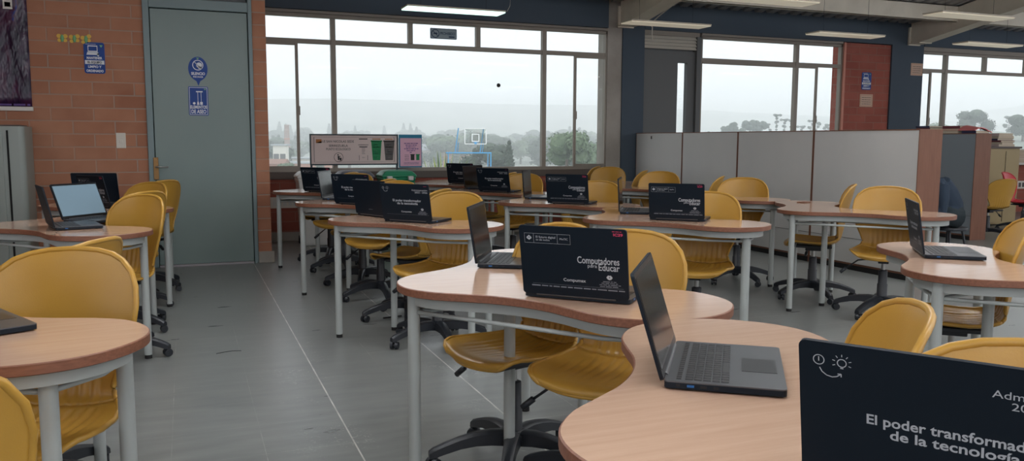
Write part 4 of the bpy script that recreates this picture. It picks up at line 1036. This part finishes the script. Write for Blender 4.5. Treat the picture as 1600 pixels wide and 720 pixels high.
chair_rel('C2', 'Q', 'yellow chair side on, left of the one before the bookcase seam')
chair_rel('C3', 'P', 'yellow chair with a round back before the farthest pale bookcases')
chair_rel('C3', 'Q', 'yellow chair side on before the farthest pale bookcases')
chair_rel('C4', 'P', 'yellow chair at the corner table by the dark column, right one of the pair')
chair_rel('C4', 'Q', 'yellow chair at the corner table by the dark column, left one of the pair')
chair_at(1.11, .71, 228, 'yellow chair with the large back at the right bottom corner')
chair_at(1.145, 1.38, 146, 'yellow chair whose curved inner back faces left, before the right table')
chair_rel('B0', 'P', 'yellow chair cut by the right edge of the photo beside the glossy table')
chair_rel('B0', 'Q', 'yellow chair tucked under the glossy right table, seat in view')
chair_at(-.43, 2.53, 248, 'yellow chair with the largest full back at the left, behind the left foreground table')
chair_at(-.475, 1.73, 88, 'yellow chair cut by the bottom left corner of the photo')
chair_at(-.52, 3.16, 152, 'yellow chair whose rim peeks over the largest left chair back')
chair_rel('W2', 'P', 'yellow chair nearest of the three overlapping backs before the steel door', .10)
chair_rel('W2', 'Q', 'yellow chair second of the overlapping backs before the steel door, its ribbed side hanging below', .10)
chair_rel('W3', 'P', 'yellow chair almost hidden under the left table nearest the locker')
chair_rel('W3', 'Q', 'yellow chair farthest of the three overlapping backs before the steel door', .09)
chair_at(9.93, 7.80, 84, 'yellow chair beyond the shaded bookcase at the far right').scale = (1, 1, .85)

GL = 'black school laptops'
def laptop(kind, x, y, phi, label, tilt=None):
    c = place(LAP[kind], (x, y, .75), R(phi+90), label, GL)
    if tilt is not None:
        for o in D.objects:
            if o.parent == c and o.name.startswith('lid'): o.rotation_euler = (R(-tilt), 0, 0)
    return c
LAPS = [
 ('poder', .903, .75, 33, 13, 'black laptop with El poder transformador lettering at the bottom right corner'),
 ('plain', .99, 1.53, -37, 17, 'open black laptop showing its keyboard on the nearest table'),
 ('educar', 1.125, 2.285, 45, 12, 'black laptop lettered Computadores para Educar on the centre foreground table'),
 ('plain', 1.14, 3.17, -30, 9, 'open black laptop seen edge on beside the centre foreground Computadores lid'),
 ('poder', 1.25, 4.86, 43, 11, 'navy laptop lettered El poder on the second aisle table'),
 ('plain', 1.13, 5.30, 25, 9, 'plain dark lidded laptop left of the El poder laptop on the second aisle table'),
 ('poder', 1.20, 6.34, 43, 11, 'navy laptop with lettering on the third aisle table'),
 ('plain', 1.13, 7.08, -27, 9, 'open laptop turned sideways on the third aisle table'),
 ('educar', 1.18, 8.0, 43, 11, 'navy laptop on the aisle table nearest the bins, left one in the row'),
 ('educar', 2.865, 4.40, 46, 11, 'navy laptop lettered Computadores on the middle table'),
 ('plain', 2.86, 5.10, -33, 3, 'thin open laptop seen exactly edge on at the middle table'),
 ('educar', 2.81, 5.87, 46, 11, 'navy laptop lettered Computadores on the second middle row table'),
 ('plain', 2.80, 6.66, -34, 4, 'open laptop edge on beside the lettered one on the second middle row table'),
 ('poder', 2.78, 7.45, 42, 14, 'navy laptop leaning left on the third middle row table'),
 ('plain', 2.82, 8.15, -56, 9, 'grey screened laptop turned sideways on the third middle row table'),
 ('poder', 2.95, 9.0, 43, 11, 'dark laptop farthest back, at the foot of the big window'),
 ('poder', 3.065, 2.74, -39, 9, 'open laptop with faint lid lettering on the glossy right table'),
 ('plain', -.71, 5.22, 14, 12, 'dark open laptop seen from its side on the left table'),
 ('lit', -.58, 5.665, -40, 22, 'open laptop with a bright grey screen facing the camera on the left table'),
 ('educar', -.60, 6.68, 35, 14, 'dark laptop with small lettering behind the bright screened laptop'),
 ('plain', -.64, 7.08, 70, 10, 'plain dark laptop farthest at the left, in front of the brick wall'),
 ('plain', -.665, 2.47, 27, 14, 'dark laptop whose corner enters at the left edge on the left foreground table'),
]
for k, x, y, p, t, lab in LAPS: laptop(k, x, y, p, lab, t)
for o in list(SRC.values()):
    stack = [o]
    while stack:
        q = stack.pop(); stack += CH.get(q.name, []) ; 
    def rm(q):
        for c in CH.get(q.name, []): rm(c)
        D.objects.remove(q)
    rm(o)
# small flat things on the tables
b = bevel(MB().box(-.05, .05, -.035, .035, 0, .006).build('dark_tile', M_['bookwood'], loc=(4.74, 5.40, .7505), rot=(0, 0, .3)), .002); tag(b, 'small dark brown plate lying on the empty table beside the bookcases', 'plate')

pn = MB().cyl((-.07, 0, .006), (.07, 0, .006), .0055, n=8).build('pen', M_['wire'], loc=(1.326, 5.62, 0), rot=(0, 0, .2), auto=40); tag(pn, 'small black pen lying on the floor between the aisle chair bases', 'pen')
th = MB().tube([(.13, 5.01, .002), (.17, 5.03, .002), (.22, 5.045, .002), (.27, 5.03, .002)], .0018, 5).build('thread', M_['wire']); tag(th, 'thin dark thread lying on the floor in the aisle', 'thread')
# red chair and pink one at far right
red = make_chair(M_['red'], 'red chair behind the far yellow chair at the right edge'); red.location = (11.05, 8.12, 0); red.scale = (1, 1, .9); red.rotation_euler = (0, 0, R(20))

# ------------------------------------------------------------------ person
def person():
    e = thing('person', 'person in a dark blue jacket sitting bent forward behind the partition', 'person', (0, 0, 0))
    def skin(name, V, E, material, root, sub=2, parent=e):
        me = D.meshes.new(name); me.from_pydata([v[:3] for v in V], E, []); me.materials.append(material)
        o = ob(name, me, parent); s = o.modifiers.new('skin', 'SKIN'); s.use_smooth_shade = True
        L_ = me.skin_vertices[0].data if me.skin_vertices else None
        if L_ is None:
            bpy.context.view_layer.objects.active = o
        for i, v in enumerate(V):
            me.skin_vertices[0].data[i].radius = (v[3], v[4] if len(v) > 4 else v[3]); me.skin_vertices[0].data[i].use_root = i == root
        u = o.modifiers.new('sub', 'SUBSURF'); u.levels = sub; u.render_levels = sub
        return o
    return e, skin
def person_build():
    # one continuous body laid out as rings along limbs, joined by a voxel remesh
    e = thing('person', 'person in a dark blue jacket sitting bent forward behind the partition', 'person', (0, 0, 0))
    bx, by = 7.22, 6.14
    def limb(m, pts, n=14, mt=None):
        P = [Vector(p[:3]) for p in pts]; vs = []; k = len(P)
        for j in range(k):
            d = (P[min(j+1, k-1)]-P[max(j-1, 0)]).normalized(); u = d.orthogonal().normalized(); w = d.cross(u)
            for i in range(n):
                t = 2*PI*i/n; vs.append(P[j]+pts[j][3]*(math.cos(t)*u+math.sin(t)*w))
        m.add(vs, [(j*n+i, j*n+(i+1) % n, (j+1)*n+(i+1) % n, (j+1)*n+i) for j in range(k-1) for i in range(n)]+[tuple(range(n-1, -1, -1)), tuple(range((k-1)*n, k*n))], mt)
    hip = (bx, by, .53)
    m = MB()
    f = Vector((-.96, .26, 0)); s = Vector((.26, .96, 0))
    def P(a, b, z, r): v = Vector((bx, by, 0))+f*a+s*b; return (v.x, v.y, z, r)
    limb(m, [P(-.04, 0, .50, .14), P(0.0, 0, .60, .16), P(.06, 0, .70, .165), P(.14, 0, .80, .16), P(.21, 0, .87, .12), P(.27, 0, .90, .06), P(.32, 0, .93, .055)])
    for sd in (-1, 1):
        limb(m, [P(.17, sd*.10, .84, .085), P(.19, sd*.19, .80, .075), P(.20, sd*.24, .68, .055), P(.22, sd*.26, .56, .05), P(.33, sd*.2, .55, .042), P(.46, sd*.13, .58, .03), P(.52, sd*.11, .59, .028)])
        for k in range(4): limb(m, [P(.52, sd*(.085+.018*k), .59, .01), P(.565, sd*(.083+.018*k), .583, .009), P(.59, sd*(.082+.018*k), .565, .008)], 8)
        limb(m, [P(.52, sd*.10, .59, .011), P(.54, sd*.065, .585, .010), P(.56, sd*.05, .575, .009)], 8)
        limb(m, [P(-.03, sd*.09, .52, .10), P(.12, sd*.11, .53, .09), P(.30, sd*.13, .53, .075), P(.42, sd*.14, .51, .065), P(.45, sd*.14, .40, .055), P(.43, sd*.14, .25, .05), P(.42, sd*.14, .10, .038), P(.44, sd*.14, .05, .04), P(.56, sd*.15, .035, .03)])
    limb(m, [P(.30, 0, .90, .055), P(.33, 0, .95, .085), P(.37, 0, 1.0, .098), P(.40, 0, 1.06, .09), P(.41, 0, 1.10, .05)])
    o = m.build('body', M_['jacket'], e, smooth=True)
    r = o.modifiers.new('remesh', 'REMESH'); r.mode = 'VOXEL'; r.voxel_size = .012; r.use_smooth_shade = True
    sm = o.modifiers.new('sm', 'SMOOTH'); sm.factor = .6; sm.iterations = 4
    t = MB()
    for sd in (-1, 1): limb(t, [P(-.06, sd*.08, .50, .118), P(.12, sd*.11, .525, .10), P(.30, sd*.13, .53, .086), P(.43, sd*.14, .51, .076), P(.465, sd*.14, .40, .068), P(.44, sd*.14, .25, .062), P(.43, sd*.14, .12, .056)])
    t.build('trousers', M_['trousers'], e, smooth=True)
    hd = MB(); hd.sphere(P(.395, 0, 1.045, 0)[:3], .108, 18, 12); hd.build('hair', M_['hair'], e, smooth=True)
    fc = MB(); c = Vector(P(.43, 0, 1.02, 0)[:3]); fc.sphere(c, .092, 18, 12)
    fc.sphere(c+f*.09, .016, 8, 6); 
    for sd in (-1, 1): fc.sphere(c+s*sd*.03+f*.083+Vector((0, 0, .02)), .010, 8, 6)
    for sd in (-1, 1): fc.sphere(c+s*sd*.09, .022, 8, 6)
    fc.build('face', M_['skin'], e, smooth=True)
    sh = MB()
    for sd in (-1, 1): limb(sh, [P(.40, sd*.14, .06, .048), P(.46, sd*.145, .05, .048), P(.60, sd*.155, .04, .04)])
    sh.build('shoe', M_['rubber'], e, smooth=True)
    return e
person_build()
st = thing('low_stool', 'low black stool under the person behind the partition', 'stool', (7.26, 6.13, 0))
MB().lathe([(.02, .36), (.17, .36), (.175, .375), (.17, .39), (.02, .39)]).build('seat', M_['blackpl'], st, auto=40)
for k in range(4):
    a = R(45+90*k); MB().cyl((.2*math.cos(a), .2*math.sin(a), 0), (.12*math.cos(a), .12*math.sin(a), .365), .012).build('leg', M_['blackpl'], st, auto=40)

# ------------------------------------------------------------------ outside
def terrain():
    m = MB(); rows = []
    def h(x, y):
        d = math.hypot(x*.8, y); a = math.degrees(math.atan2(x, y))
        z = -2.5
        if d > 75: z -= min((d-75)*.04, 3.2)
        if d > 330: z += (d-330)*(.030+.010*math.sin(x*.012)+.006*math.sin(x*.031+1))*(1 if d < 640 else 0)+(12.5+3*math.sin(x*.012)+(d-640)*.075*(1+.4*math.sin(x*.004+.5)) if d >= 640 else 0)
        if a > 29: z += min(1, (a-29)/6)*max(0, 1-abs(d-185)/90)*9.5
        return z
    ys = [11.5, 20, 40, 60, 80, 100, 130, 160, 200, 240, 290, 340, 400, 460, 530, 600, 680, 760, 850, 950, 1050]
    for y in ys:
        rows.append([(x*(.25+y/700.0), y, h(x*(.25+y/700.0), y)) for x in range(-500, 1101, 40)])
    m.grid(rows)
    struct(m.build('outside_ground', M_['field'], smooth=True))
    return h
HT = terrain()
def crown(m, rnd, blobs, nleaf, size):
    for _ in range(nleaf):
        bx, by, bz, r, rz = blobs[rnd.randrange(len(blobs))]
        while True:
            d = Vector((rnd.gauss(0, 1), rnd.gauss(0, 1), rnd.gauss(0, 1)))
            if d.length > .01: break
        d.normalize(); k = rnd.uniform(.62, 1.0)
        c = Vector((bx+d.x*r*k, by+d.y*r*k, bz+d.z*rz*k)); n = (d+Vector((rnd.uniform(-.6, .6), rnd.uniform(-.6, .6), rnd.uniform(-.6, .6)))).normalized()
        u = n.orthogonal().normalized(); w = n.cross(u); a = size*rnd.uniform(.6, 1.3); t = rnd.uniform(0, PI); u2 = u*math.cos(t)+w*math.sin(t); w2 = n.cross(u2)
        m.add([c-u2*a, c-w2*a*.55, c+u2*a, c+w2*a*.55], [(0, 1, 2, 3)])
def tree_mesh(kind, seed):
    rnd = random.Random(seed); c = MB(); t = MB()
    if kind == 'round':
        t.cyl((0, 0, -.3), (0, 0, 2.2), .22, .14, 8)
        bl = [(rnd.uniform(-1.6, 1.6), rnd.uniform(-1.2, 1.2), rnd.uniform(2.0, 4.2), rnd.uniform(1.0, 1.7), rnd.uniform(.9, 1.5)) for _ in range(9)]
        crown(c, rnd, bl, 2600, .22)
        for b in bl: c.sphere(b[:3], b[3]*.72, 10, 6)
    elif kind == 'conifer':
        t.cyl((0, 0, -.3), (0, 0, 7), .16, .04, 8)
        bl = [(0, 0, 1.2+.75*k, 1.5-.17*k, .55) for k in range(8)]; crown(c, rnd, bl, 2000, .2)
        for b in bl: c.sphere(b[:3], b[3]*.55, 8, 5)
    else:  # eucalyptus: thin trunk, tufts of crown
        t.cyl((0, 0, -.3), (rnd.uniform(-.3, .3), 0, 9), .16, .05, 8)
        bl = [(rnd.uniform(-1.4, 1.4), rnd.uniform(-1, 1), rnd.uniform(6.0, 9.6), rnd.uniform(.5, .95), rnd.uniform(.4, .7)) for _ in range(8)]+[(rnd.uniform(-.9, .9), 0, rnd.uniform(3, 5.5), .5, .35) for _ in range(3)]
        for b in bl: t.cyl((0, 0, b[2]-1.6), b[:3], .04, .02, 6)
        crown(c, rnd, bl, 1500, .2)
    return t.mesh('trunk', M_['bark']), c
TM = {}
for k, sd, mt in (('round', 1, 'leafdark'), ('round2', 5, 'leafmid'), ('conifer', 3, 'leafdark'), ('euca', 4, 'leafdark')):
    tm, c = tree_mesh({'round2': 'round'}.get(k, k), sd); TM[k] = (tm, c.mesh('crown', M_[mt]))
def tree(kind, x, y, s, label, group=None, sx=1.0, z=None):
    e = thing('tree', label, 'tree', (x, y, HT(x, y) if z is None else z), random.uniform(0, 6.28), group)
    e.scale = (s*sx, s*sx, s)
    ob('trunk', TM[kind][0], e); ob('crown', TM[kind][1], e)
# directions from the camera: px -> (x at y)
def dirx(px, y):
    # horizontal ray through photo column px (scene layout helper; gives a world x at depth y)
    a = R(21.68)+math.atan((px-800)/1282.8); return y*math.tan(a)
def T(px, y, *a, **k): tree(a[0], dirx(px, y), y, *a[1:], **k)
T(764, 95, 'round', .85, 'broad dark tree behind the basketball hoop', sx=1.5)
T(885, 75, 'round2', .95, 'bushy green tree seen right of the hoop through the big window', sx=1.1)
T(795, 85, 'conifer', .62, 'slim dark conifer between the hoop and the green tree')
T(444, 110, 'round2', .42, 'green tree low in the leftmost pane before the chimney', sx=1.5)
T(935, 90, 'round2', .85, 'yellowish green tree in the right sliding pane')
T(915, 130, 'round', 1.2, 'dark tree behind the yellowish tree in the right sliding pane')
T(426, 150, 'round', 1.1, 'large dark round tree left of the brick chimney', sx=1.5)
T(500, 135, 'conifer', .8, 'small conifer left of the recycling sign')
GF = 'hazy trees on the far hillside'
rr = random.Random(11)
for i in range(120):
    px = rr.uniform(412, 960) if i % 3 else rr.uniform(600, 960); y = rr.choice((200, 230, 260, 300, 350, 400))*rr.uniform(.92, 1.08); y = max(y, 290) if 436 < px < 478 else y; k = rr.choice(('round', 'round', 'round2', 'round2', 'conifer', 'conifer', 'round'))
    T(px, y, k, rr.uniform(1.1, 1.7)*(1 if k.startswith('r') else .75)*(1.15 if px > 690 else 1), 'hazy grey green tree on the far hillside beyond the big window', GF, sx=rr.uniform(1.1, 1.7))
for i in range(20):
    px = rr.uniform(415, 700); y = rr.uniform(430, 520)
    T(px, y, rr.choice(('round', 'conifer')), rr.uniform(1.2, 1.7), 'hazy grey green tree on the far hillside beyond the big window', GF, sx=1.2)
GE = 'tall thin trees beyond the middle window'
for i, px in enumerate((1106, 1118, 1133, 1142, 1152, 1168, 1183, 1198, 1209, 1222, 1232, 1248, 1264, 1272, 1288, 1292, 1304)):
    y = 175+rr.uniform(-12, 12); s = .45+.25*(px-1100)/200+rr.uniform(-.08, .08)
    T(px, y, 'euca' if px > 1190 else 'round', s*(1.0 if px > 1190 else 1.25), 'tall thin hazy tree on the ridge beyond the middle window', GE)
for i, (px, y, k, s, lab) in enumerate(((1515, 120, 'round', 1.1, 'pale round tree beyond the right window above the books'), (1592, 110, 'round', 1.0, 'large pale tree at the right edge beyond the window'), (1570, 150, 'euca', .8, 'thin tall tree between the two pale trees at the right'), (1478, 190, 'round2', 1.5, 'low hazy tree line seen left of the books'), (1455, 160, 'round2', 1.1, 'small hazy bush just right of the second dark column'))):
    T(px, y, k, s, lab, sx=1.2)
# chimney
def chimney():
    x, y = dirx(450, 170), 170; z = HT(x, y)
    e = thing('brick_chimney', 'tall tapering brick factory chimney in the leftmost pane', 'chimney', (x, y, z))
    MB().lathe([(.82, 0), (.64, 5.2), (.68, 5.2), (.62, 5.6), (.58, 5.6), (.45, 9.6), (.5, 9.6), (.5, 9.9)], n=18).build('stack', M_['chimney'], e, auto=40)
    for k in range(3): MB().lathe([(.7-.1*k, 1.8+2.6*k), (.78-.1*k, 1.8+2.6*k), (.77-.1*k, 2.0+2.6*k), (.69-.1*k, 2.0+2.6*k)], n=18).build('iron_band', M_['houseR'], e, auto=40)
chimney()
def house(px, y, w, d, h, wall, roof_, label, flat=False):
    x = dirx(px, y); z = HT(x, y)
    e = thing('house', label, 'house', (x, y, z), R(-20))
    b = MB().box(-w/2, w/2, -d/2, d/2, 0, h).build('wall', M_[wall], e)
    if flat: MB().box(-w/2-.3, w/2+.3, -d/2-.3, d/2+.3, h, h+.25).build('roof', M_[roof_], e)
    else: MB().add([(-w/2-.3, -d/2-.3, h), (w/2+.3, -d/2-.3, h), (w/2+.3, d/2+.3, h), (-w/2-.3, d/2+.3, h), (-w/2-.3, 0, h+d*.22), (w/2+.3, 0, h+d*.22)], [(0, 1, 5, 4), (2, 3, 4, 5), (0, 4, 3), (1, 2, 5), (3, 2, 1, 0)]).build('roof', M_[roof_], e)
    n = max(2, int(w/2.5))
    for i in range(n):
        xx = -w/2+(i+.5)*w/n
        f = MB().box(xx-.45, xx+.45, -d/2-.03, -d/2+.02, h*.4, h*.75).build('window', M_['inkgrey'], e)
house(444, 160, 10, 5, 3.4, 'houseW', 'roofG', 'long low white factory shed at the foot of the chimney', True)
house(482, 148, 9, 6, 2.6, 'houseR', 'roofG', 'pinkish brick shed right of the chimney', True)
house(429, 120, 3.2, 3, 2.2, 'houseR', 'roofR', 'small reddish house at the bottom of the leftmost pane')
house(440, 146, 2.2, 2, 5.6, 'houseW', 'roofG', 'small white tank tower beside the chimney', True)
house(686, 215, 8, 6, 3.2, 'houseW', 'roofR', 'white house among trees left of the hoop')
house(668, 205, 12, 7, 4.4, 'houseW', 'roofG', 'pale house with grey roof farther left of the hoop')
house(712, 190, 6, 5, 3.2, 'houseR', 'roofR', 'small brick house directly behind the hoop post')
house(640, 230, 8, 6, 3.6, 'houseW', 'roofR', 'small far white house above the recycling poster')
house(925, 150, 7, 5, 2.6, 'houseW', 'roofG', 'pale low house behind the trees in the right sliding pane')
# basketball hoop on goal frame
def hoop():
    y = 66.0; x0 = dirx(727, y); z = -2.5
    e = thing('basketball_hoop', 'light blue goal frame carrying a clear basketball backboard outdoors', 'basketball hoop', (x0, y, HT(x0, y)+.3), R(-16))
    H = lambda zz: zz-HT(x0, y)
    B = M_['hoopblue']; g = MB()
    xa, xb = -1.45, 2.15
    g.cyl((xa, 0, 0), (xa, 0, H(-.1)), .05, n=10).cyl((xb, 0, 0), (xb, 0, H(-.1)), .05, n=10).cyl((xa-.2, 0, H(-.1)), (xb+.05, 0, H(-.1)), .06, n=10)
    g.cyl((xb-.25, 0, 0), (xb-.25, 0, H(-.1)), .04, n=10).cyl((xa, 1.2, 0), (xa, 0, H(-.1)), .035, n=8).cyl((xb, 1.2, 0), (xb, 0, H(-.1)), .035, n=8)
    g.build('goal_frame', B, e, auto=40)
    s = MB()
    for xx in (-.75, 1.35): s.cyl((xx-.1, .3, H(-.1)), (xx+.15, -.5, H(1.95)), .045, n=8).cyl((xx+.1, .6, H(-.1)), (xx+.15, -.5, H(.75)), .035, n=8)
    s.build('support_strut', B, e, auto=40)
    bx0, bx1, z0, z1 = -.1, 1.75, H(.62), H(1.97); t = .075
    f = MB(); f.box(bx0, bx1, -.56, -.52, z1-t, z1).box(bx0, bx1, -.56, -.52, z0, z0+t).box(bx0, bx0+t, -.56, -.52, z0, z1).box(bx1-t, bx1, -.56, -.52, z0, z1)
    cx = (bx0+bx1)/2; f.box(cx-.32, cx+.32, -.57, -.53, z0+.22, z0+.29).box(cx-.32, cx+.32, -.57, -.53, z0+.80, z0+.87).box(cx-.32, cx-.25, -.57, -.53, z0+.22, z0+.87).box(cx+.25, cx+.32, -.57, -.53, z0+.22, z0+.87)
    f.build('backboard_marking', M_['hoopwhite'], e)
    MB().box(bx0, bx1, -.545, -.535, z0, z1).build('backboard', M_['acrylic'], e)
    r = MB(); r.tube([(cx+.22*math.cos(2*PI*i/16), -.8+.22*math.sin(2*PI*i/16), z0+.16) for i in range(16)], .02, 6, closed=True).box(cx-.1, cx+.1, -.6, -.56, z0+.02, z0+.2)
    r.build('hoop_ring', B, e)
hoop()
def tuft():
    y = 14.5; x = dirx(692, y); rnd = random.Random(3)
    e = thing('grass_tuft', 'yellow green spiky plant just outside the big window', 'plant', (x, y, -.40))
    for k in range(2):
        m = MB()
        for i in range(60):
            a = rnd.uniform(0, 2*PI); l = rnd.uniform(.9, 1.6); sp = rnd.uniform(.1, .65); w = .018
            pts = [(sp*t*l*math.cos(a), sp*t*l*math.sin(a), l*(t-.25*t*t*sp)) for t in (0, .35, .7, 1)]
            px_, py_ = -math.sin(a)*w, math.cos(a)*w; vs = []
            for j, p in enumerate(pts): q = (1, 1, .7, .05)[j]; vs += [(p[0]-px_*q, p[1]-py_*q, p[2]), (p[0]+px_*q, p[1]+py_*q, p[2])]
            m.add(vs, [(0, 1, 3, 2), (2, 3, 5, 4), (4, 5, 7, 6)])
        m.build('leaf_clump', M_['leafyel' if k == 0 else 'leafmid'], e)
    p = thing('planter_mound', 'low earth mound outside under the window plant', 'mound', (x, y, -2.6)); bevel(MB().lathe([(2.2, 0), (1.6, 1.2), (.7, 2.0), (.1, 2.1)], n=20).build('mound_soil', M_['field'], p), .01)
tuft()

# haze outside
hz = MB().box(-700, 1500, 30, 1100, -20, 45).build('outside_haze', None)
m = D.materials.new('mist'); m.use_nodes = True; N = m.node_tree.nodes; [N.remove(n) for n in list(N)]
o_ = N.new('ShaderNodeOutputMaterial'); vs_ = N.new('ShaderNodeVolumeScatter'); vs_.inputs['Color'].default_value = (.96, .98, 1, 1); vs_.inputs['Density'].default_value = .0027; vs_.inputs['Anisotropy'].default_value = 0
m.node_tree.links.new(vs_.outputs[0], o_.inputs['Volume']); hz.data.materials.clear(); hz.data.materials.append(m)
hz['kind'] = 'stuff'; hz['label'] = 'pale mist lying over the countryside beyond the windows'; hz['category'] = 'haze'

# ------------------------------------------------------------------ world, lights, camera
w = D.worlds.new('overcast sky'); SC.world = w; w.use_nodes = True; N = w.node_tree.nodes; L = w.node_tree.links
bg = N['Background']; tc = N.new('ShaderNodeTexCoord'); sp = N.new('ShaderNodeSeparateXYZ'); L.new(tc.outputs['Generated'], sp.inputs[0])
mr = N.new('ShaderNodeMapRange'); mr.inputs['From Min'].default_value = .35; mr.inputs['From Max'].default_value = -.5; mr.inputs['To Min'].default_value = 1.22; mr.inputs['To Max'].default_value = 1.7
L.new(sp.outputs['Y'], mr.inputs['Value']); L.new(mr.outputs[0], bg.inputs['Strength'])
cr = N.new('ShaderNodeValToRGB'); cr.color_ramp.elements[0].position = 0.0; cr.color_ramp.elements[0].color = (1.10, 1.17, 1.27, 1); cr.color_ramp.elements[1].position = .20; cr.color_ramp.elements[1].color = (.86, .89, .94, 1)
L.new(sp.outputs['Z'], cr.inputs['Fac']); L.new(cr.outputs[0], bg.inputs['Color'])

cam = D.cameras.new('camera'); co = D.objects.new('camera', cam); COL.objects.link(co); SC.camera = co
cam.sensor_fit = 'HORIZONTAL'; cam.sensor_width = 36; cam.lens = 36*1282.8/1600; cam.clip_start = .05; cam.clip_end = 3000
yaw, pit, rol = .37838, .10909, .004063
f = Vector((math.sin(yaw)*math.cos(pit), math.cos(yaw)*math.cos(pit), -math.sin(pit)))
r0 = Vector((math.cos(yaw), -math.sin(yaw), 0)); u0 = r0.cross(f)
rt = math.cos(rol)*r0+math.sin(rol)*u0; up = -math.sin(rol)*r0+math.cos(rol)*u0
co.matrix_world = Matrix(((rt.x, up.x, -f.x, 0), (rt.y, up.y, -f.y, 0), (rt.z, up.z, -f.z, 1.25), (0, 0, 0, 1)))

SC.view_settings.view_transform = 'Standard'; SC.view_settings.look = 'None'; SC.view_settings.gamma = 1; SC.view_settings.use_curve_mapping = False
SC.view_settings.exposure = 0.14
SC.cycles.max_bounces = 10; SC.cycles.diffuse_bounces = 5; SC.cycles.glossy_bounces = 3; SC.cycles.transparent_max_bounces = 12; SC.cycles.volume_bounces = 5
SC.cycles.caustics_reflective = False; SC.cycles.caustics_refractive = False
